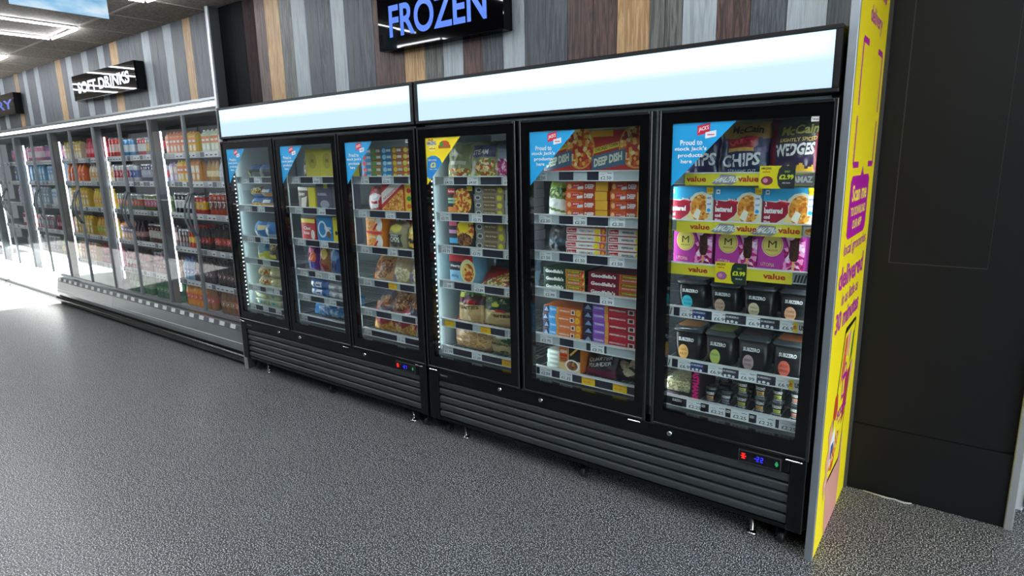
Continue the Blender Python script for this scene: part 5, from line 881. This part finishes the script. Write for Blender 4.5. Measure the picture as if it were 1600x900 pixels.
for q in range(2):
    bag('ice_cream_roll_pack', 'pack', 'blue and white rolled pack, %s of two on the fifth shelf' % ('lower' if q == 0 else 'upper'), -1.235, -1.06, z+q*.054, .056, [('r', .1, .2, .35, .8, 'F0F0F0'), ('r', .5, .2, .8, .8, 'F0F0F0'), ('r', .55, .4, .75, .6, 'B')], '4A78B8', dep=.09, lean=0, crump=.3, seed=100+q, NU=20, NV=12)
    bag('ice_cream_roll_pack', 'pack', 'white pack with grey spots, %s of two on the fifth shelf' % ('lower' if q == 0 else 'upper'), -1.05, -.78, z+q*.05, .05, [('e', .2, .5, .1, .3, '8A8A90'), ('e', .5, .5, .1, .3, '8A8A90'), ('e', .8, .5, .1, .3, 'C86A6A')], 'D0D4D8', dep=.09, lean=0, crump=.3, seed=103+q, NU=24, NV=12)
bag('ice_cube_bag', 'bag', 'large blue and white bag of ice on the bottom shelf', -1.29, -.80, zs_(2, 5), .185, [('r', 0, 0, 1, .35, 'Fblue'), ('p', [(0, .2), (.4, .6), (.9, .7), (.9, .5), (.4, .35)], 'Fblue')], '2A84C0', dep=.16, lean=.35, seed=110, NU=36, sag=.3)
# ---- first door
def trayp(z, a, c, h, lb, base, ops, y=.10, grp=None): return bag('frozen_tray_pack', 'pack', lb, a, c, z, h, ops, base, dep=.12, lean=.05, crump=.5, seed=int(abs(a*100)+z*50), NU=22, NV=14, y=y, group=grp)
z = zs_(1, 0); trayp(z, -1.885, -1.755, .10, 'blue topped dark pack with yellow dot, top shelf, left', '1E2A30', [('r', 0, .7, 1, 1, '3A6AA8'), ('e', .3, .35, .18, .25, 'D8D83A'), ('r', .6, .1, 1, .5, '6A7A70')]); trayp(z, -1.745, -1.60, .10, 'blue topped dark pack, top shelf, right', '26343A', [('r', 0, .7, 1, 1, '3A6AA8'), ('r', .1, .2, .6, .5, '7A8A80')])
z = zs_(1, 1)
for q in range(2): trayp(z+q*.075, -1.88, -1.755, .072, 'blue and red frozen pack, left pile, %s' % ('lower' if q == 0 else 'upper'), '5A8AC0', [('r', 0, .4, 1, 1, 'Fmix') if q else ('r', 0, 0, 1, .5, 'Fmix'), ('r', 0, .3, 1, .45, 'E8C04A')]); trayp(z+q*.075, -1.745, -1.60, .072, 'blue and orange frozen pack, right pile, %s' % ('lower' if q == 0 else 'upper'), '4A80C0', [('r', 0, 0, 1, .4, 'E8A84A'), ('r', .2, .5, .8, .8, 'w')])
z = zs_(1, 2); trayp(z, -1.885, -1.755, .115, 'blue and white pack on the third shelf, left', '4A84C0', [('r', 0, .1, .5, .45, 'E8E8E8'), ('r', .6, .5, 1, .8, 'E8D8A0')]); trayp(z, -1.745, -1.60, .115, 'blue and white pack on the third shelf, right', '4A84C0', [('e', .3, .4, .25, .3, 'F0F0F0'), ('r', .5, 0, 1, .3, 'B8C8D8')])
z = zs_(1, 3)
bag('frozen_vegetable_bag', 'bag', 'large blue and yellow bag on the fourth shelf, first door', -1.885, -1.73, z, .14, [('r', 0, 0, 1, .45, 'D0CC4A'), ('e', .5, .6, .3, .25, '8AA8B8')], '4A80A8', seed=121); bag('frozen_vegetable_bag', 'bag', 'dark bag with yellow label on the fourth shelf, first door', -1.725, -1.60, z, .15, [('r', .2, .1, .8, .3, 'E8D83A'), ('e', .5, .7, .35, .2, 'Fmix')], '4A4A4A', seed=122)
z = zs_(1, 4)
for q in range(2):
    trayp(z+q*.072, -1.895, -1.755, .070, 'striped cream and red sweet tray, left, %s' % ('lower' if q == 0 else 'upper'), 'C8B890', [('r', 0, .2, 1, .8, 'Fmix')]); trayp(z+q*.072, -1.745, -1.60, .070, 'cream and olive tray, right, %s' % ('lower' if q == 0 else 'upper'), 'C8C080', [('r', 0, .3, 1, .6, 'Fcream')])
z = zs_(1, 5)
for ci, (a, c, wd_) in enumerate(((-1.925, -1.77, 'left'), (-1.755, -1.60, 'right'))):
    for q in range(3): tub('clear_tub', 'pale yellow lidded tub, %s pile, %s, bottom shelf of first door' % (wd_, ['lowest', 'middle', 'topmost'][q]), a, c, z+q*.052, .05, [('r', .1, .2, .9, .7, 'D8DC8A' if q % 2 else 'A8C8A0'), ('e', .4, .5, .16, .2, '3A9AB8')], dep=.14, body='D0D4A8', lidc=mt('DDE6D8', .3), r=.012, group='pale yellow tubs')
